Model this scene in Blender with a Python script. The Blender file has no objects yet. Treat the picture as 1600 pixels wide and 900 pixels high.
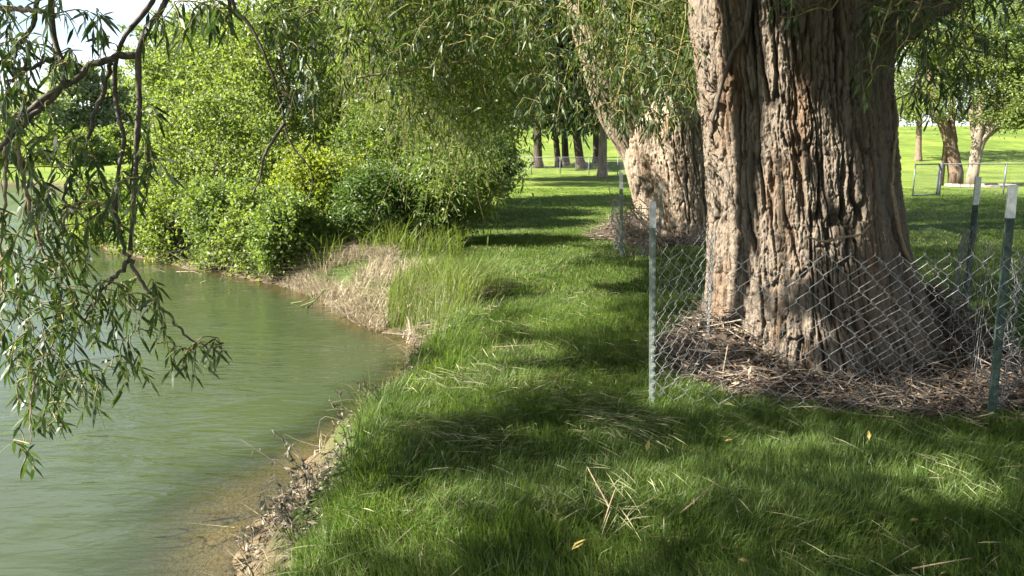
import bpy, math, random
import numpy as np
from mathutils import Vector
R = math.radians
RNG = np.random.default_rng(7)
random.seed(7)
scene = bpy.context.scene
COL = scene.collection

# ------------------------------------------------------------------ camera
PITCH = R(10.4); CAM_Z = 1.6; F = 1150.0
cam = bpy.data.cameras.new('camera'); cam.sensor_width = 36; cam.lens = 36 * F / 1600
cam.clip_start = 0.05; cam.clip_end = 3000
camo = bpy.data.objects.new('camera', cam); COL.objects.link(camo)
camo.location = (0, 0, CAM_Z); camo.rotation_euler = (math.pi / 2 - PITCH, 0, 0)
scene.camera = camo

# ------------------------------------------------------------------ sky, sun, exposure
SUN_EL = R(37); SUN_PHI = R(15)
SDIR = np.array([-math.cos(SUN_PHI) * math.cos(SUN_EL), -math.sin(SUN_PHI) * math.cos(SUN_EL), math.sin(SUN_EL)])
world = bpy.data.worlds.new('World'); scene.world = world; world.use_nodes = True
nt = world.node_tree; nt.nodes.clear()
N = nt.nodes.new; Lk = nt.links.new
out = N('ShaderNodeOutputWorld'); bg = N('ShaderNodeBackground'); bg.inputs[1].default_value = 0.05
sky = N('ShaderNodeTexSky'); sky.sky_type = 'NISHITA'; sky.sun_disc = False
sky.sun_elevation = SUN_EL; sky.sun_rotation = math.atan2(SDIR[0], SDIR[1]); sky.air_density = 1.0; sky.dust_density = 1.0
tc = N('ShaderNodeTexCoord'); mp = N('ShaderNodeMapping'); mp.inputs['Scale'].default_value = (1, 1, 2.6)
nz = N('ShaderNodeTexNoise'); nz.inputs['Scale'].default_value = 2.3; nz.inputs['Detail'].default_value = 7
nz.inputs['Roughness'].default_value = 0.55
cr = N('ShaderNodeValToRGB'); cr.color_ramp.elements[0].position = 0.43; cr.color_ramp.elements[1].position = 0.60
mx = N('ShaderNodeMixRGB'); mx.inputs[2].default_value = (7.0, 7.25, 7.7, 1)
Lk(tc.outputs['Generated'], mp.inputs[0]); Lk(mp.outputs[0], nz.inputs['Vector']); Lk(nz.outputs['Fac'], cr.inputs[0])
sp = N('ShaderNodeSeparateXYZ'); Lk(tc.outputs['Generated'], sp.inputs[0])       # the cloud deck thins towards the zenith
fd = N('ShaderNodeMapRange'); fd.inputs[1].default_value = .38; fd.inputs[2].default_value = .60; fd.inputs[3].default_value = 1; fd.inputs[4].default_value = .06
Lk(sp.outputs[2], fd.inputs[0]); cm_ = N('ShaderNodeMath'); cm_.operation = 'MULTIPLY'; Lk(cr.outputs[0], cm_.inputs[0]); Lk(fd.outputs[0], cm_.inputs[1])
Lk(cm_.outputs[0], mx.inputs[0]); Lk(sky.outputs[0], mx.inputs[1]); Lk(mx.outputs[0], bg.inputs[0]); Lk(bg.outputs[0], out.inputs[0])
sun = bpy.data.lights.new('sun', 'SUN'); sun.energy = 5.0; sun.angle = R(0.55); sun.color = (1.0, 0.93, 0.80)
suno = bpy.data.objects.new('sun', sun); COL.objects.link(suno); suno.location = (-30, -10, 30)
suno.rotation_euler = Vector(-SDIR).to_track_quat('-Z', 'Y').to_euler()
vs = scene.view_settings; vs.view_transform = 'Standard'; vs.look = 'None'; vs.exposure = 2.42; vs.gamma = 1; vs.use_curve_mapping = False
scene.cycles.max_bounces = 6; scene.cycles.diffuse_bounces = 3; scene.cycles.glossy_bounces = 2
scene.cycles.transmission_bounces = 3; scene.cycles.transparent_max_bounces = 8
scene.cycles.caustics_reflective = False; scene.cycles.caustics_refractive = False

# ------------------------------------------------------------------ picture geometry helpers
def ray(px, py):
    u = (np.asarray(px, float) - 800) / F; v = -(np.asarray(py, float) - 450) / F
    c, s = math.cos(PITCH), math.sin(PITCH)
    return np.stack([u + 0 * v, c + s * v + 0 * u, -s + c * v + 0 * u], -1)
def G(px, py, z=0.0):                       # pixel -> point on a horizontal plane
    d = ray(px, py); t = (z - CAM_Z) / d[..., 2:3]
    return np.array([0, 0, CAM_Z]) + d * t
def P(px, py, Y):                           # pixel -> point at distance Y
    d = ray(px, py); t = np.asarray(Y, float)[..., None] / d[..., 1:2]
    return np.array([0, 0, CAM_Z]) + d * t
def project(p):
    p = np.asarray(p, float); c, s = math.cos(PITCH), math.sin(PITCH)
    x = p[..., 0]; y = p[..., 1]; z = p[..., 2] - CAM_Z
    fw = y * c - z * s; up = y * s + z * c
    fw = np.where(fw < 0.05, 0.05, fw)
    return 800 + F * x / fw, 450 - F * up / fw

# ------------------------------------------------------------------ noise
def _h(ix, iy, iz, seed):
    with np.errstate(over='ignore'):
        n = (ix.astype(np.int64) * 374761393 + iy.astype(np.int64) * 668265263 + iz.astype(np.int64) * 2147483647 + seed * 144665) & 0xFFFFFFFF
        n = ((n ^ (n >> 13)) * 1274126177) & 0xFFFFFFFF
        n = ((n ^ (n >> 16)) * 2246822519) & 0xFFFFFFFF
        n = n ^ (n >> 15)
    return (n & 0xFFFFFF) / float(0xFFFFFF)
def noise(x, y, z=None, seed=0):
    x = np.asarray(x, float); y = np.asarray(y, float); z = np.zeros_like(x) if z is None else np.asarray(z, float)
    x, y, z = np.broadcast_arrays(x, y, z)
    ix, iy, iz = np.floor(x), np.floor(y), np.floor(z)
    fx, fy, fz = x - ix, y - iy, z - iz
    fx = fx * fx * (3 - 2 * fx); fy = fy * fy * (3 - 2 * fy); fz = fz * fz * (3 - 2 * fz)
    r = 0
    for a in (0, 1):
        for b in (0, 1):
            for c in (0, 1):
                w = (fx if a else 1 - fx) * (fy if b else 1 - fy) * (fz if c else 1 - fz)
                r = r + w * _h(ix + a, iy + b, iz + c, seed)
    return r
def fbm(x, y, z=None, o=4, seed=0):
    s = 0; a = .5; t = 0; f = 1
    for i in range(o):
        s = s + a * noise(x * f, y * f, None if z is None else z * f, seed + i); t += a; a *= .5; f *= 2.03
    return s / t
def worley(x, y, seed=0):
    ix, iy = np.floor(x), np.floor(y)
    f1 = np.full(x.shape, 9.0); f2 = f1.copy(); cid = np.zeros(x.shape)
    for a in (-1, 0, 1):
        for b in (-1, 0, 1):
            cx, cy = ix + a, iy + b; zz = np.zeros_like(cx)
            d = np.hypot(cx + _h(cx, cy, zz, seed) - x, cy + _h(cx, cy, zz, seed + 5) - y)
            r = _h(cx, cy, zz, seed + 9); near = d < f1
            f2 = np.where(near, f1, np.minimum(f2, d)); cid = np.where(near, r, cid); f1 = np.minimum(f1, d)
    return f1, f2, cid
def sstep(a, b, x):
    t = np.clip((x - a) / (b - a), 0, 1); return t * t * (3 - 2 * t)
def unit(v):
    return v / np.maximum(np.linalg.norm(v, axis=-1, keepdims=True), 1e-9)

# ------------------------------------------------------------------ mesh helpers
class MB:
    def __init__(s): s.v = []; s.f = []; s.n = 0; s.at = {}
    def add(s, V, *faces, **attrs):
        V = np.asarray(V, float).reshape(-1, 3)
        for Fc in faces: s.f.append(np.asarray(Fc, int) + s.n)
        s.v.append(V); s.n += len(V)
        for k, a in attrs.items(): s.at.setdefault(k, []).append(np.asarray(a, float).ravel())
        return s
    def build(s, name, mat, parent=None, smooth=False):
        me = bpy.data.meshes.new(name)
        V = np.concatenate(s.v) if s.v else np.zeros((0, 3))
        loops = np.concatenate([f.ravel() for f in s.f]) if s.f else np.zeros(0, int)
        sizes = np.concatenate([np.full(len(f), f.shape[1]) for f in s.f]) if s.f else np.zeros(0, int)
        starts = np.concatenate([[0], np.cumsum(sizes)[:-1]]) if len(sizes) else sizes
        org = np.zeros(3)
        if parent is not None: org = np.array(parent.matrix_world.translation) if parent.parent is None else np.array(parent.get('org', (0, 0, 0)))
        me.vertices.add(len(V)); me.vertices.foreach_set('co', (V - org).astype(np.float32).ravel())
        me.loops.add(len(loops)); me.loops.foreach_set('vertex_index', loops.astype(np.int32))
        me.polygons.add(len(sizes)); me.polygons.foreach_set('loop_start', starts.astype(np.int32))
        me.polygons.foreach_set('use_smooth', np.full(len(sizes), smooth))
        for k, a in s.at.items():
            A = me.attributes.new(k, 'FLOAT', 'POINT'); A.data.foreach_set('value', np.concatenate(a).astype(np.float32))
        me.update(calc_edges=True)
        me.materials.append(mat)
        o = bpy.data.objects.new(name, me); COL.objects.link(o)
        if parent is not None: o.parent = parent
        return o
def tag(o, label=None, cat=None, group=None, kind=None):
    if label: o['label'] = label
    if cat: o['category'] = cat
    if group: o['group'] = group
    if kind: o['kind'] = kind
    return o
def thing(name, label, cat, loc, group=None):
    o = bpy.data.objects.new(name, None); COL.objects.link(o); o.empty_display_size = .2
    o.location = tuple(float(c) for c in loc); o.matrix_world.translation = o.location
    return tag(o, label, cat, group)
def sub(mb, name, mat, part, smooth=False):  # a sub-part keeps its part's origin
    root = part.parent
    o = mb.build(name, mat, root, smooth); o.parent = part
    return o
def tube(mb, pts, rad, sides=6, cap=True):
    pts = np.asarray(pts, float); n = len(pts); rad = np.broadcast_to(np.asarray(rad, float), (n,))
    T = unit(np.gradient(pts, axis=0))
    ref = np.array([0, 0, 1.]) if abs(T[0][2]) < .9 else np.array([1., 0, 0])
    U = np.zeros((n, 3)); u = unit(np.cross(T[0], ref)); U[0] = u
    for i in range(1, n):
        u = u - T[i] * (u @ T[i]); u = u / max(np.linalg.norm(u), 1e-9); U[i] = u
    W = np.cross(T, U)
    a = np.linspace(0, 2 * math.pi, sides, endpoint=False)
    V = pts[:, None] + rad[:, None, None] * (np.cos(a)[None, :, None] * U[:, None] + np.sin(a)[None, :, None] * W[:, None])
    i = np.arange(n - 1)[:, None] * sides; j = np.arange(sides)[None]; j2 = (j + 1) % sides
    Q = np.stack([i + j, i + j2, i + sides + j2, i + sides + j], -1).reshape(-1, 4)
    fs = [Q]
    if cap and sides >= 3: fs.append(np.arange(sides)[::-1][None]); fs.append((np.arange(sides) + (n - 1) * sides)[None])
    mb.add(V, *fs)
def smooth_path(pts, n):
    pts = np.asarray(pts, float); d = np.concatenate([[0], np.cumsum(np.linalg.norm(np.diff(pts, axis=0), axis=1))])
    t = np.linspace(0, d[-1], n); res = np.zeros((n, 3)); m = len(pts)
    seg = np.clip(np.searchsorted(d, t, side='right') - 1, 0, m - 2)
    u = (t - d[seg]) / np.maximum(d[seg + 1] - d[seg], 1e-9); u = u[:, None]
    p0 = pts[np.maximum(seg - 1, 0)]; p1 = pts[seg]; p2 = pts[seg + 1]; p3 = pts[np.minimum(seg + 2, m - 1)]
    return .5 * (2 * p1 + (p2 - p0) * u + (2 * p0 - 5 * p1 + 4 * p2 - p3) * u ** 2 + (3 * p1 - p0 - 3 * p2 + p3) * u ** 3)
def box(mb, lo, hi):
    x0, y0, z0 = lo; x1, y1, z1 = hi
    V = [(x0, y0, z0), (x1, y0, z0), (x1, y1, z0), (x0, y1, z0), (x0, y0, z1), (x1, y0, z1), (x1, y1, z1), (x0, y1, z1)]
    mb.add(V, [(3, 2, 1, 0), (4, 5, 6, 7), (0, 1, 5, 4), (1, 2, 6, 5), (2, 3, 7, 6), (3, 0, 4, 7)])
def rand_unit(n):
    return unit(RNG.normal(size=(n, 3)))
def willow_leaves(mb, B, D, L, W, curl=.25):
    """long narrow leaves: base point, direction, length, width; bend under their own weight"""
    n = len(B); D = unit(D); L = np.broadcast_to(L, (n,))[:, None]; W = np.broadcast_to(W, (n,))[:, None]
    S = unit(np.cross(D, rand_unit(n))); Nn = np.cross(D, S)
    g = np.array([0, 0, -1.0]) * curl * L
    m1 = B + D * L * .36 + g * .12; m2 = B + D * L * .7 + g * .5; t = B + D * L + g
    k = Nn * W * .18
    V = np.stack([B, m1 + S * W * .5 + k, m1 - S * W * .5 + k, m2 + S * W * .38, m2 - S * W * .38, t], 1)
    i = np.arange(n)[:, None] * 6
    mb.add(V, np.concatenate([i + [[0, 1, 2]], i + [[3, 5, 4]]]), i + [[1, 3, 4, 2]])
def quad_leaves(mb, B, D, L, W):
    n = len(B); D = unit(D); L = np.broadcast_to(L, (n,))[:, None]; W = np.broadcast_to(W, (n,))[:, None]
    S = unit(np.cross(D, rand_unit(n))); Nn = np.cross(D, S)
    m = B + D * L * .45
    V = np.stack([B, m + S * W * .5 + Nn * W * .15, B + D * L, m - S * W * .5 + Nn * W * .15], 1)
    i = np.arange(n)[:, None] * 4
    mb.add(V, i + [[0, 1, 2, 3]])

# ------------------------------------------------------------------ materials
def new_mat(name):
    m = bpy.data.materials.new(name); m.use_nodes = True; t = m.node_tree; t.nodes.clear()
    o = t.nodes.new('ShaderNodeOutputMaterial')
    return m, t, o
def ramp(t, stops):
    r = t.nodes.new('ShaderNodeValToRGB'); e = r.color_ramp.elements
    while len(e) < len(stops): e.new(.5)
    for q, (p, c) in zip(e, stops): q.position = p; q.color = (*c, 1)
    return r
def leaf_mat(name, dark, light, trans=.38, yellow=None, rough=.45, spec=.35, nscale=.9):
    m, t, o = new_mat(name)
    geo = t.nodes.new('ShaderNodeNewGeometry'); nz = t.nodes.new('ShaderNodeTexNoise'); nz.inputs['Scale'].default_value = nscale
    nz.inputs['Detail'].default_value = 2
    t.links.new(geo.outputs['Position'], nz.inputs['Vector'])
    ad = t.nodes.new('ShaderNodeMath'); ad.operation = 'MULTIPLY_ADD'; ad.inputs[1].default_value = .62; ad.inputs[2].default_value = -.12
    t.links.new(geo.outputs['Random Per Island'], ad.inputs[0])
    ad2 = t.nodes.new('ShaderNodeMath'); ad2.operation = 'MULTIPLY_ADD'; ad2.inputs[1].default_value = .6
    t.links.new(nz.outputs['Fac'], ad2.inputs[0]); t.links.new(ad.outputs[0], ad2.inputs[2])
    st = [(.1, dark), (.75, light)]
    if yellow: st.append((.99, yellow))
    r = ramp(t, st); t.links.new(ad2.outputs[0], r.inputs[0])
    b = t.nodes.new('ShaderNodeBsdfPrincipled'); b.inputs['Roughness'].default_value = rough; b.inputs['Specular IOR Level'].default_value = spec
    t.links.new(r.outputs[0], b.inputs['Base Color'])
    tr = t.nodes.new('ShaderNodeBsdfTranslucent')
    hs = t.nodes.new('ShaderNodeMixRGB'); hs.blend_type = 'MULTIPLY'; hs.inputs[0].default_value = 1; hs.inputs[2].default_value = (1.6, 1.75, .7, 1)
    t.links.new(r.outputs[0], hs.inputs[1]); t.links.new(hs.outputs[0], tr.inputs[0])
    mx = t.nodes.new('ShaderNodeMixShader'); mx.inputs[0].default_value = trans
    t.links.new(b.outputs[0], mx.inputs[1]); t.links.new(tr.outputs[0], mx.inputs[2]); t.links.new(mx.outputs[0], o.inputs[0])
    return m
def noise_mat(name, c1, c2, scale=20, rough=.8, bump=.3, metal=0, spec=.3, detail=6, stretch=None):
    m, t, o = new_mat(name)
    tcn = t.nodes.new('ShaderNodeTexCoord'); nz = t.nodes.new('ShaderNodeTexNoise'); nz.inputs['Scale'].default_value = scale; nz.inputs['Detail'].default_value = detail
    if stretch:
        mp = t.nodes.new('ShaderNodeMapping'); mp.inputs['Scale'].default_value = stretch
        t.links.new(tcn.outputs['Object'], mp.inputs[0]); t.links.new(mp.outputs[0], nz.inputs['Vector'])
    else: t.links.new(tcn.outputs['Object'], nz.inputs['Vector'])
    r = ramp(t, [(.32, c1), (.68, c2)]); t.links.new(nz.outputs['Fac'], r.inputs[0])
    b = t.nodes.new('ShaderNodeBsdfPrincipled'); b.inputs['Roughness'].default_value = rough; b.inputs['Metallic'].default_value = metal; b.inputs['Specular IOR Level'].default_value = spec
    t.links.new(r.outputs[0], b.inputs['Base Color'])
    bp = t.nodes.new('ShaderNodeBump'); bp.inputs['Strength'].default_value = bump; bp.inputs['Distance'].default_value = .01
    t.links.new(nz.outputs['Fac'], bp.inputs['Height']); t.links.new(bp.outputs[0], b.inputs['Normal']); t.links.new(b.outputs[0], o.inputs[0])
    return m
def island_mat(name, stops, rough=.8, trans=0):
    m, t, o = new_mat(name)
    geo = t.nodes.new('ShaderNodeNewGeometry'); r = ramp(t, stops); t.links.new(geo.outputs['Random Per Island'], r.inputs[0])
    b = t.nodes.new('ShaderNodeBsdfPrincipled'); b.inputs['Roughness'].default_value = rough; b.inputs['Specular IOR Level'].default_value = .25
    t.links.new(r.outputs[0], b.inputs['Base Color'])
    if trans:
        tr = t.nodes.new('ShaderNodeBsdfTranslucent'); t.links.new(r.outputs[0], tr.inputs[0])
        mx = t.nodes.new('ShaderNodeMixShader'); mx.inputs[0].default_value = trans
        t.links.new(b.outputs[0], mx.inputs[1]); t.links.new(tr.outputs[0], mx.inputs[2]); t.links.new(mx.outputs[0], o.inputs[0])
    else: t.links.new(b.outputs[0], o.inputs[0])
    return m
def bark_mat(name, lo, mid, hi, warm, warm_amt=1.0):
    m, t, o = new_mat(name)
    at = t.nodes.new('ShaderNodeAttribute'); at.attribute_name = 'bark'
    tcn = t.nodes.new('ShaderNodeTexCoord'); mp = t.nodes.new('ShaderNodeMapping'); mp.inputs['Scale'].default_value = (1, 1, .22)
    t.links.new(tcn.outputs['Object'], mp.inputs[0])
    nz = t.nodes.new('ShaderNodeTexNoise'); nz.inputs['Scale'].default_value = 55; nz.inputs['Detail'].default_value = 5; t.links.new(mp.outputs[0], nz.inputs['Vector'])
    n2 = t.nodes.new('ShaderNodeTexNoise'); n2.inputs['Scale'].default_value = 5; n2.inputs['Detail'].default_value = 4; t.links.new(mp.outputs[0], n2.inputs['Vector'])
    ma = t.nodes.new('ShaderNodeMath'); ma.operation = 'MULTIPLY_ADD'; ma.inputs[1].default_value = .9; ma.inputs[2].default_value = -.45
    t.links.new(nz.outputs['Fac'], ma.inputs[0])
    su = t.nodes.new('ShaderNodeMath'); su.operation = 'ADD'; t.links.new(at.outputs['Fac'], su.inputs[0]); t.links.new(ma.outputs[0], su.inputs[1])
    r = ramp(t, [(.10, lo), (.48, mid), (.88, hi)]); t.links.new(su.outputs[0], r.inputs[0])
    w = ramp(t, [(.52, (0, 0, 0)), (.70, (warm_amt,) * 3)]); t.links.new(n2.outputs['Fac'], w.inputs[0])
    mx = t.nodes.new('ShaderNodeMixRGB'); mx.inputs[2].default_value = (*warm, 1); t.links.new(w.outputs[0], mx.inputs[0]); t.links.new(r.outputs[0], mx.inputs[1])
    b = t.nodes.new('ShaderNodeBsdfPrincipled'); b.inputs['Roughness'].default_value = .85; b.inputs['Specular IOR Level'].default_value = .2
    t.links.new(mx.outputs[0], b.inputs['Base Color'])
    bp = t.nodes.new('ShaderNodeBump'); bp.inputs['Strength'].default_value = .8; bp.inputs['Distance'].default_value = .02
    t.links.new(nz.outputs['Fac'], bp.inputs['Height']); t.links.new(bp.outputs[0], b.inputs['Normal']); t.links.new(b.outputs[0], o.inputs[0])
    return m
M = {}
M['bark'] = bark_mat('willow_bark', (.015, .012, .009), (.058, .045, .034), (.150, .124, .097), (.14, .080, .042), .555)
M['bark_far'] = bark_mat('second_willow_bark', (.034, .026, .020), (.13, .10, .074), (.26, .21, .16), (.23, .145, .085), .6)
M['bark_dark'] = noise_mat('dark_conifer_bark', (.03, .022, .018), (.07, .05, .04), 8, stretch=(1, 1, .2))
M['bark_pale'] = noise_mat('pale_bark', (.13, .105, .08), (.26, .21, .165), 10, stretch=(1, 1, .2))
M['bark_red'] = noise_mat('brown_bark', (.09, .06, .042), (.20, .14, .10), 14, stretch=(1, 1, .2))
M['branch'] = noise_mat('dark_branch_bark', (.045, .036, .03), (.12, .098, .08), 40, stretch=(1, 1, .5))
M['branch_pale'] = noise_mat('pale_branch_bark', (.16, .12, .075), (.30, .23, .15), 40)
M['twig'] = noise_mat('yellow_twig', (.11, .105, .038), (.23, .195, .075), 30)
M['stem'] = noise_mat('brown_stem', (.08, .06, .045), (.18, .14, .10), 20)
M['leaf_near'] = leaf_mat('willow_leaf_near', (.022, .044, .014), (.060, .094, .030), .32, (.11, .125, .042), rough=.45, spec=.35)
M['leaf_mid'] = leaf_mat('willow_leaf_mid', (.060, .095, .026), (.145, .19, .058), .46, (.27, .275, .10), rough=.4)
M['leaf_bright'] = leaf_mat('bright_shrub_leaf', (.080, .115, .032), (.185, .225, .070), .46, (.30, .31, .12))
M['leaf_yellow'] = leaf_mat('yellow_shrub_leaf', (.10, .13, .02), (.21, .24, .04), .45, (.32, .30, .06))
M['leaf_dark'] = leaf_mat('dark_shrub_leaf', (.036, .066, .02), (.085, .13, .036), .36)
M['leaf_pale'] = leaf_mat('pale_tree_leaf', (.085, .12, .035), (.19, .235, .08), .42, (.30, .32, .13))
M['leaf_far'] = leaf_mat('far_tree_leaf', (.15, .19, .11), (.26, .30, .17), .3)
M['needle'] = leaf_mat('conifer_needle', (.012, .026, .012), (.03, .052, .022), .15)
M['grass'] = leaf_mat('grass_blade', (.034, .062, .015), (.108, .168, .038), .45, (.27, .26, .10), rough=.45, spec=.35, nscale=2.6)
M['thatch'] = island_mat('grass_thatch', [(0, (.07, .06, .028)), (.5, (.15, .13, .06)), (1, (.28, .25, .14))], trans=.2)
M['tall_grass'] = leaf_mat('tall_grass_blade', (.058, .086, .022), (.13, .165, .045), .45)
M['dry_grass'] = island_mat('dry_grass_blade', [(0, (.15, .12, .08)), (.6, (.34, .29, .20)), (1, (.50, .44, .32))], trans=.25)
M['clipping'] = island_mat('grass_clipping', [(0, (.10, .12, .05)), (.6, (.20, .21, .11)), (1, (.33, .31, .19))], trans=.2)
M['litter'] = island_mat('dead_leaf', [(0, (.035, .026, .02)), (.5, (.095, .07, .05)), (.85, (.19, .14, .10)), (1, (.28, .225, .165))])
M['stick'] = island_mat('dead_stick', [(0, (.05, .04, .032)), (.5, (.14, .11, .085)), (1, (.30, .255, .20))])
M['soil'] = noise_mat('litter_soil', (.03, .022, .017), (.085, .062, .045), 18)
M['yellow_leaf'] = island_mat('yellow_fallen_leaf', [(0, (.26, .19, .05)), (1, (.40, .33, .11))])
M['dead_leaf_grey'] = island_mat('silty_leaf', [(0, (.07, .062, .045)), (.7, (.18, .165, .125)), (1, (.34, .32, .25))], trans=.15)
M['wire'] = noise_mat('galvanised_wire', (.13, .135, .14), (.27, .275, .28), 60, rough=.5, metal=.5, spec=.5)
M['post_green'] = noise_mat('green_post_paint', (.022, .045, .036), (.06, .085, .07), 25, rough=.55)
M['post_pale'] = noise_mat('pale_green_post_paint', (.12, .15, .13), (.24, .27, .235), 25, rough=.6)  # paler green than the plain post paint
M['post_white'] = noise_mat('white_post_paint', (.55, .56, .55), (.80, .80, .78), 30, rough=.5)
M['post_grey'] = noise_mat('scuffed_white_paint', (.34, .36, .36), (.58, .58, .57), 30, rough=.5)
M['steel'] = noise_mat('fence_steel', (.09, .10, .115), (.16, .175, .19), 12, rough=.6, metal=.2)
M['stone'] = noise_mat('pale_stone', (.20, .185, .16), (.32, .29, .25), 9)

# ground ---------------------------------------------------------------
def ground_mat():
    m, t, o = new_mat('ground')
    geo = t.nodes.new('ShaderNodeNewGeometry'); sep = t.nodes.new('ShaderNodeSeparateXYZ'); t.links.new(geo.outputs['Position'], sep.inputs[0])
    def nzs(s, d=6):
        n = t.nodes.new('ShaderNodeTexNoise'); n.inputs['Scale'].default_value = s; n.inputs['Detail'].default_value = d
        t.links.new(geo.outputs['Position'], n.inputs['Vector']); return n
    n1 = nzs(2.2); n2 = nzs(38); n3 = nzs(.22, 4)
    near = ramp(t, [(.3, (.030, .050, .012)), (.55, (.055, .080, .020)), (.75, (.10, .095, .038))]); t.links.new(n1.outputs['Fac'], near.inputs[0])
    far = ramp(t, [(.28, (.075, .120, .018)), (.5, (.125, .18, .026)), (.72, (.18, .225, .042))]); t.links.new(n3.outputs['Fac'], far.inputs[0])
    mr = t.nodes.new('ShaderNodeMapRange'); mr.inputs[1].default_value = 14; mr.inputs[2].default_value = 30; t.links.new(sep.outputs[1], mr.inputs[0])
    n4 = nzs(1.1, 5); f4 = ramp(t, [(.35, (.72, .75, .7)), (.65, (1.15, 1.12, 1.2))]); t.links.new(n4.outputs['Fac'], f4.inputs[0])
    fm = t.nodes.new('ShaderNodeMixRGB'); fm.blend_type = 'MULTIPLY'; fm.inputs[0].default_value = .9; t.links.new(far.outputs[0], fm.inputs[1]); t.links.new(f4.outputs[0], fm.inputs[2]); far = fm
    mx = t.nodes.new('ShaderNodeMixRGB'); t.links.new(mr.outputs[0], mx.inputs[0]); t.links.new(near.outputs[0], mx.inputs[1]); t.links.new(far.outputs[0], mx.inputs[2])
    fn = t.nodes.new('ShaderNodeMixRGB'); fn.blend_type = 'MULTIPLY'; fn.inputs[0].default_value = .7
    fr = ramp(t, [(.3, (.55, .55, .5)), (.7, (1.2, 1.2, 1.1))]); t.links.new(n2.outputs['Fac'], fr.inputs[0])
    t.links.new(mx.outputs[0], fn.inputs[1]); t.links.new(fr.outputs[0], fn.inputs[2])
    mud = ramp(t, [(.3, (.045, .033, .022)), (.7, (.13, .095, .058))]); t.links.new(n1.outputs['Fac'], mud.inputs[0])
    bed = ramp(t, [(.3, (.10, .076, .045)), (.7, (.21, .165, .10))]); t.links.new(n1.outputs['Fac'], bed.inputs[0])
    bf = t.nodes.new('ShaderNodeMapRange'); bf.inputs[1].default_value = -.50; bf.inputs[2].default_value = -.40; bf.inputs[3].default_value = 1; bf.inputs[4].default_value = 0
    t.links.new(sep.outputs[2], bf.inputs[0]); mb_ = t.nodes.new('ShaderNodeMixRGB'); t.links.new(bf.outputs[0], mb_.inputs[0]); t.links.new(mud.outputs[0], mb_.inputs[1]); t.links.new(bed.outputs[0], mb_.inputs[2]); mud = mb_
    mf = t.nodes.new('ShaderNodeMath'); mf.operation = 'MULTIPLY_ADD'; mf.inputs[1].default_value = .25; t.links.new(n2.outputs['Fac'], mf.inputs[0]); t.links.new(sep.outputs[2], mf.inputs[2])
    mm = t.nodes.new('ShaderNodeMapRange'); mm.inputs[1].default_value = -.30; mm.inputs[2].default_value = -.10; mm.inputs[3].default_value = 1; mm.inputs[4].default_value = 0
    t.links.new(mf.outputs[0], mm.inputs[0])
    fx = t.nodes.new('ShaderNodeMixRGB'); t.links.new(mm.outputs[0], fx.inputs[0]); t.links.new(fn.outputs[0], fx.inputs[1]); t.links.new(mud.outputs[0], fx.inputs[2])
    b = t.nodes.new('ShaderNodeBsdfPrincipled'); b.inputs['Roughness'].default_value = .9; b.inputs['Specular IOR Level'].default_value = .15
    t.links.new(fx.outputs[0], b.inputs['Base Color'])
    bp = t.nodes.new('ShaderNodeBump'); bp.inputs['Strength'].default_value = .8; bp.inputs['Distance'].default_value = .04
    t.links.new(n2.outputs['Fac'], bp.inputs['Height']); t.links.new(bp.outputs[0], b.inputs['Normal']); t.links.new(b.outputs[0], o.inputs[0])
    return m
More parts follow.
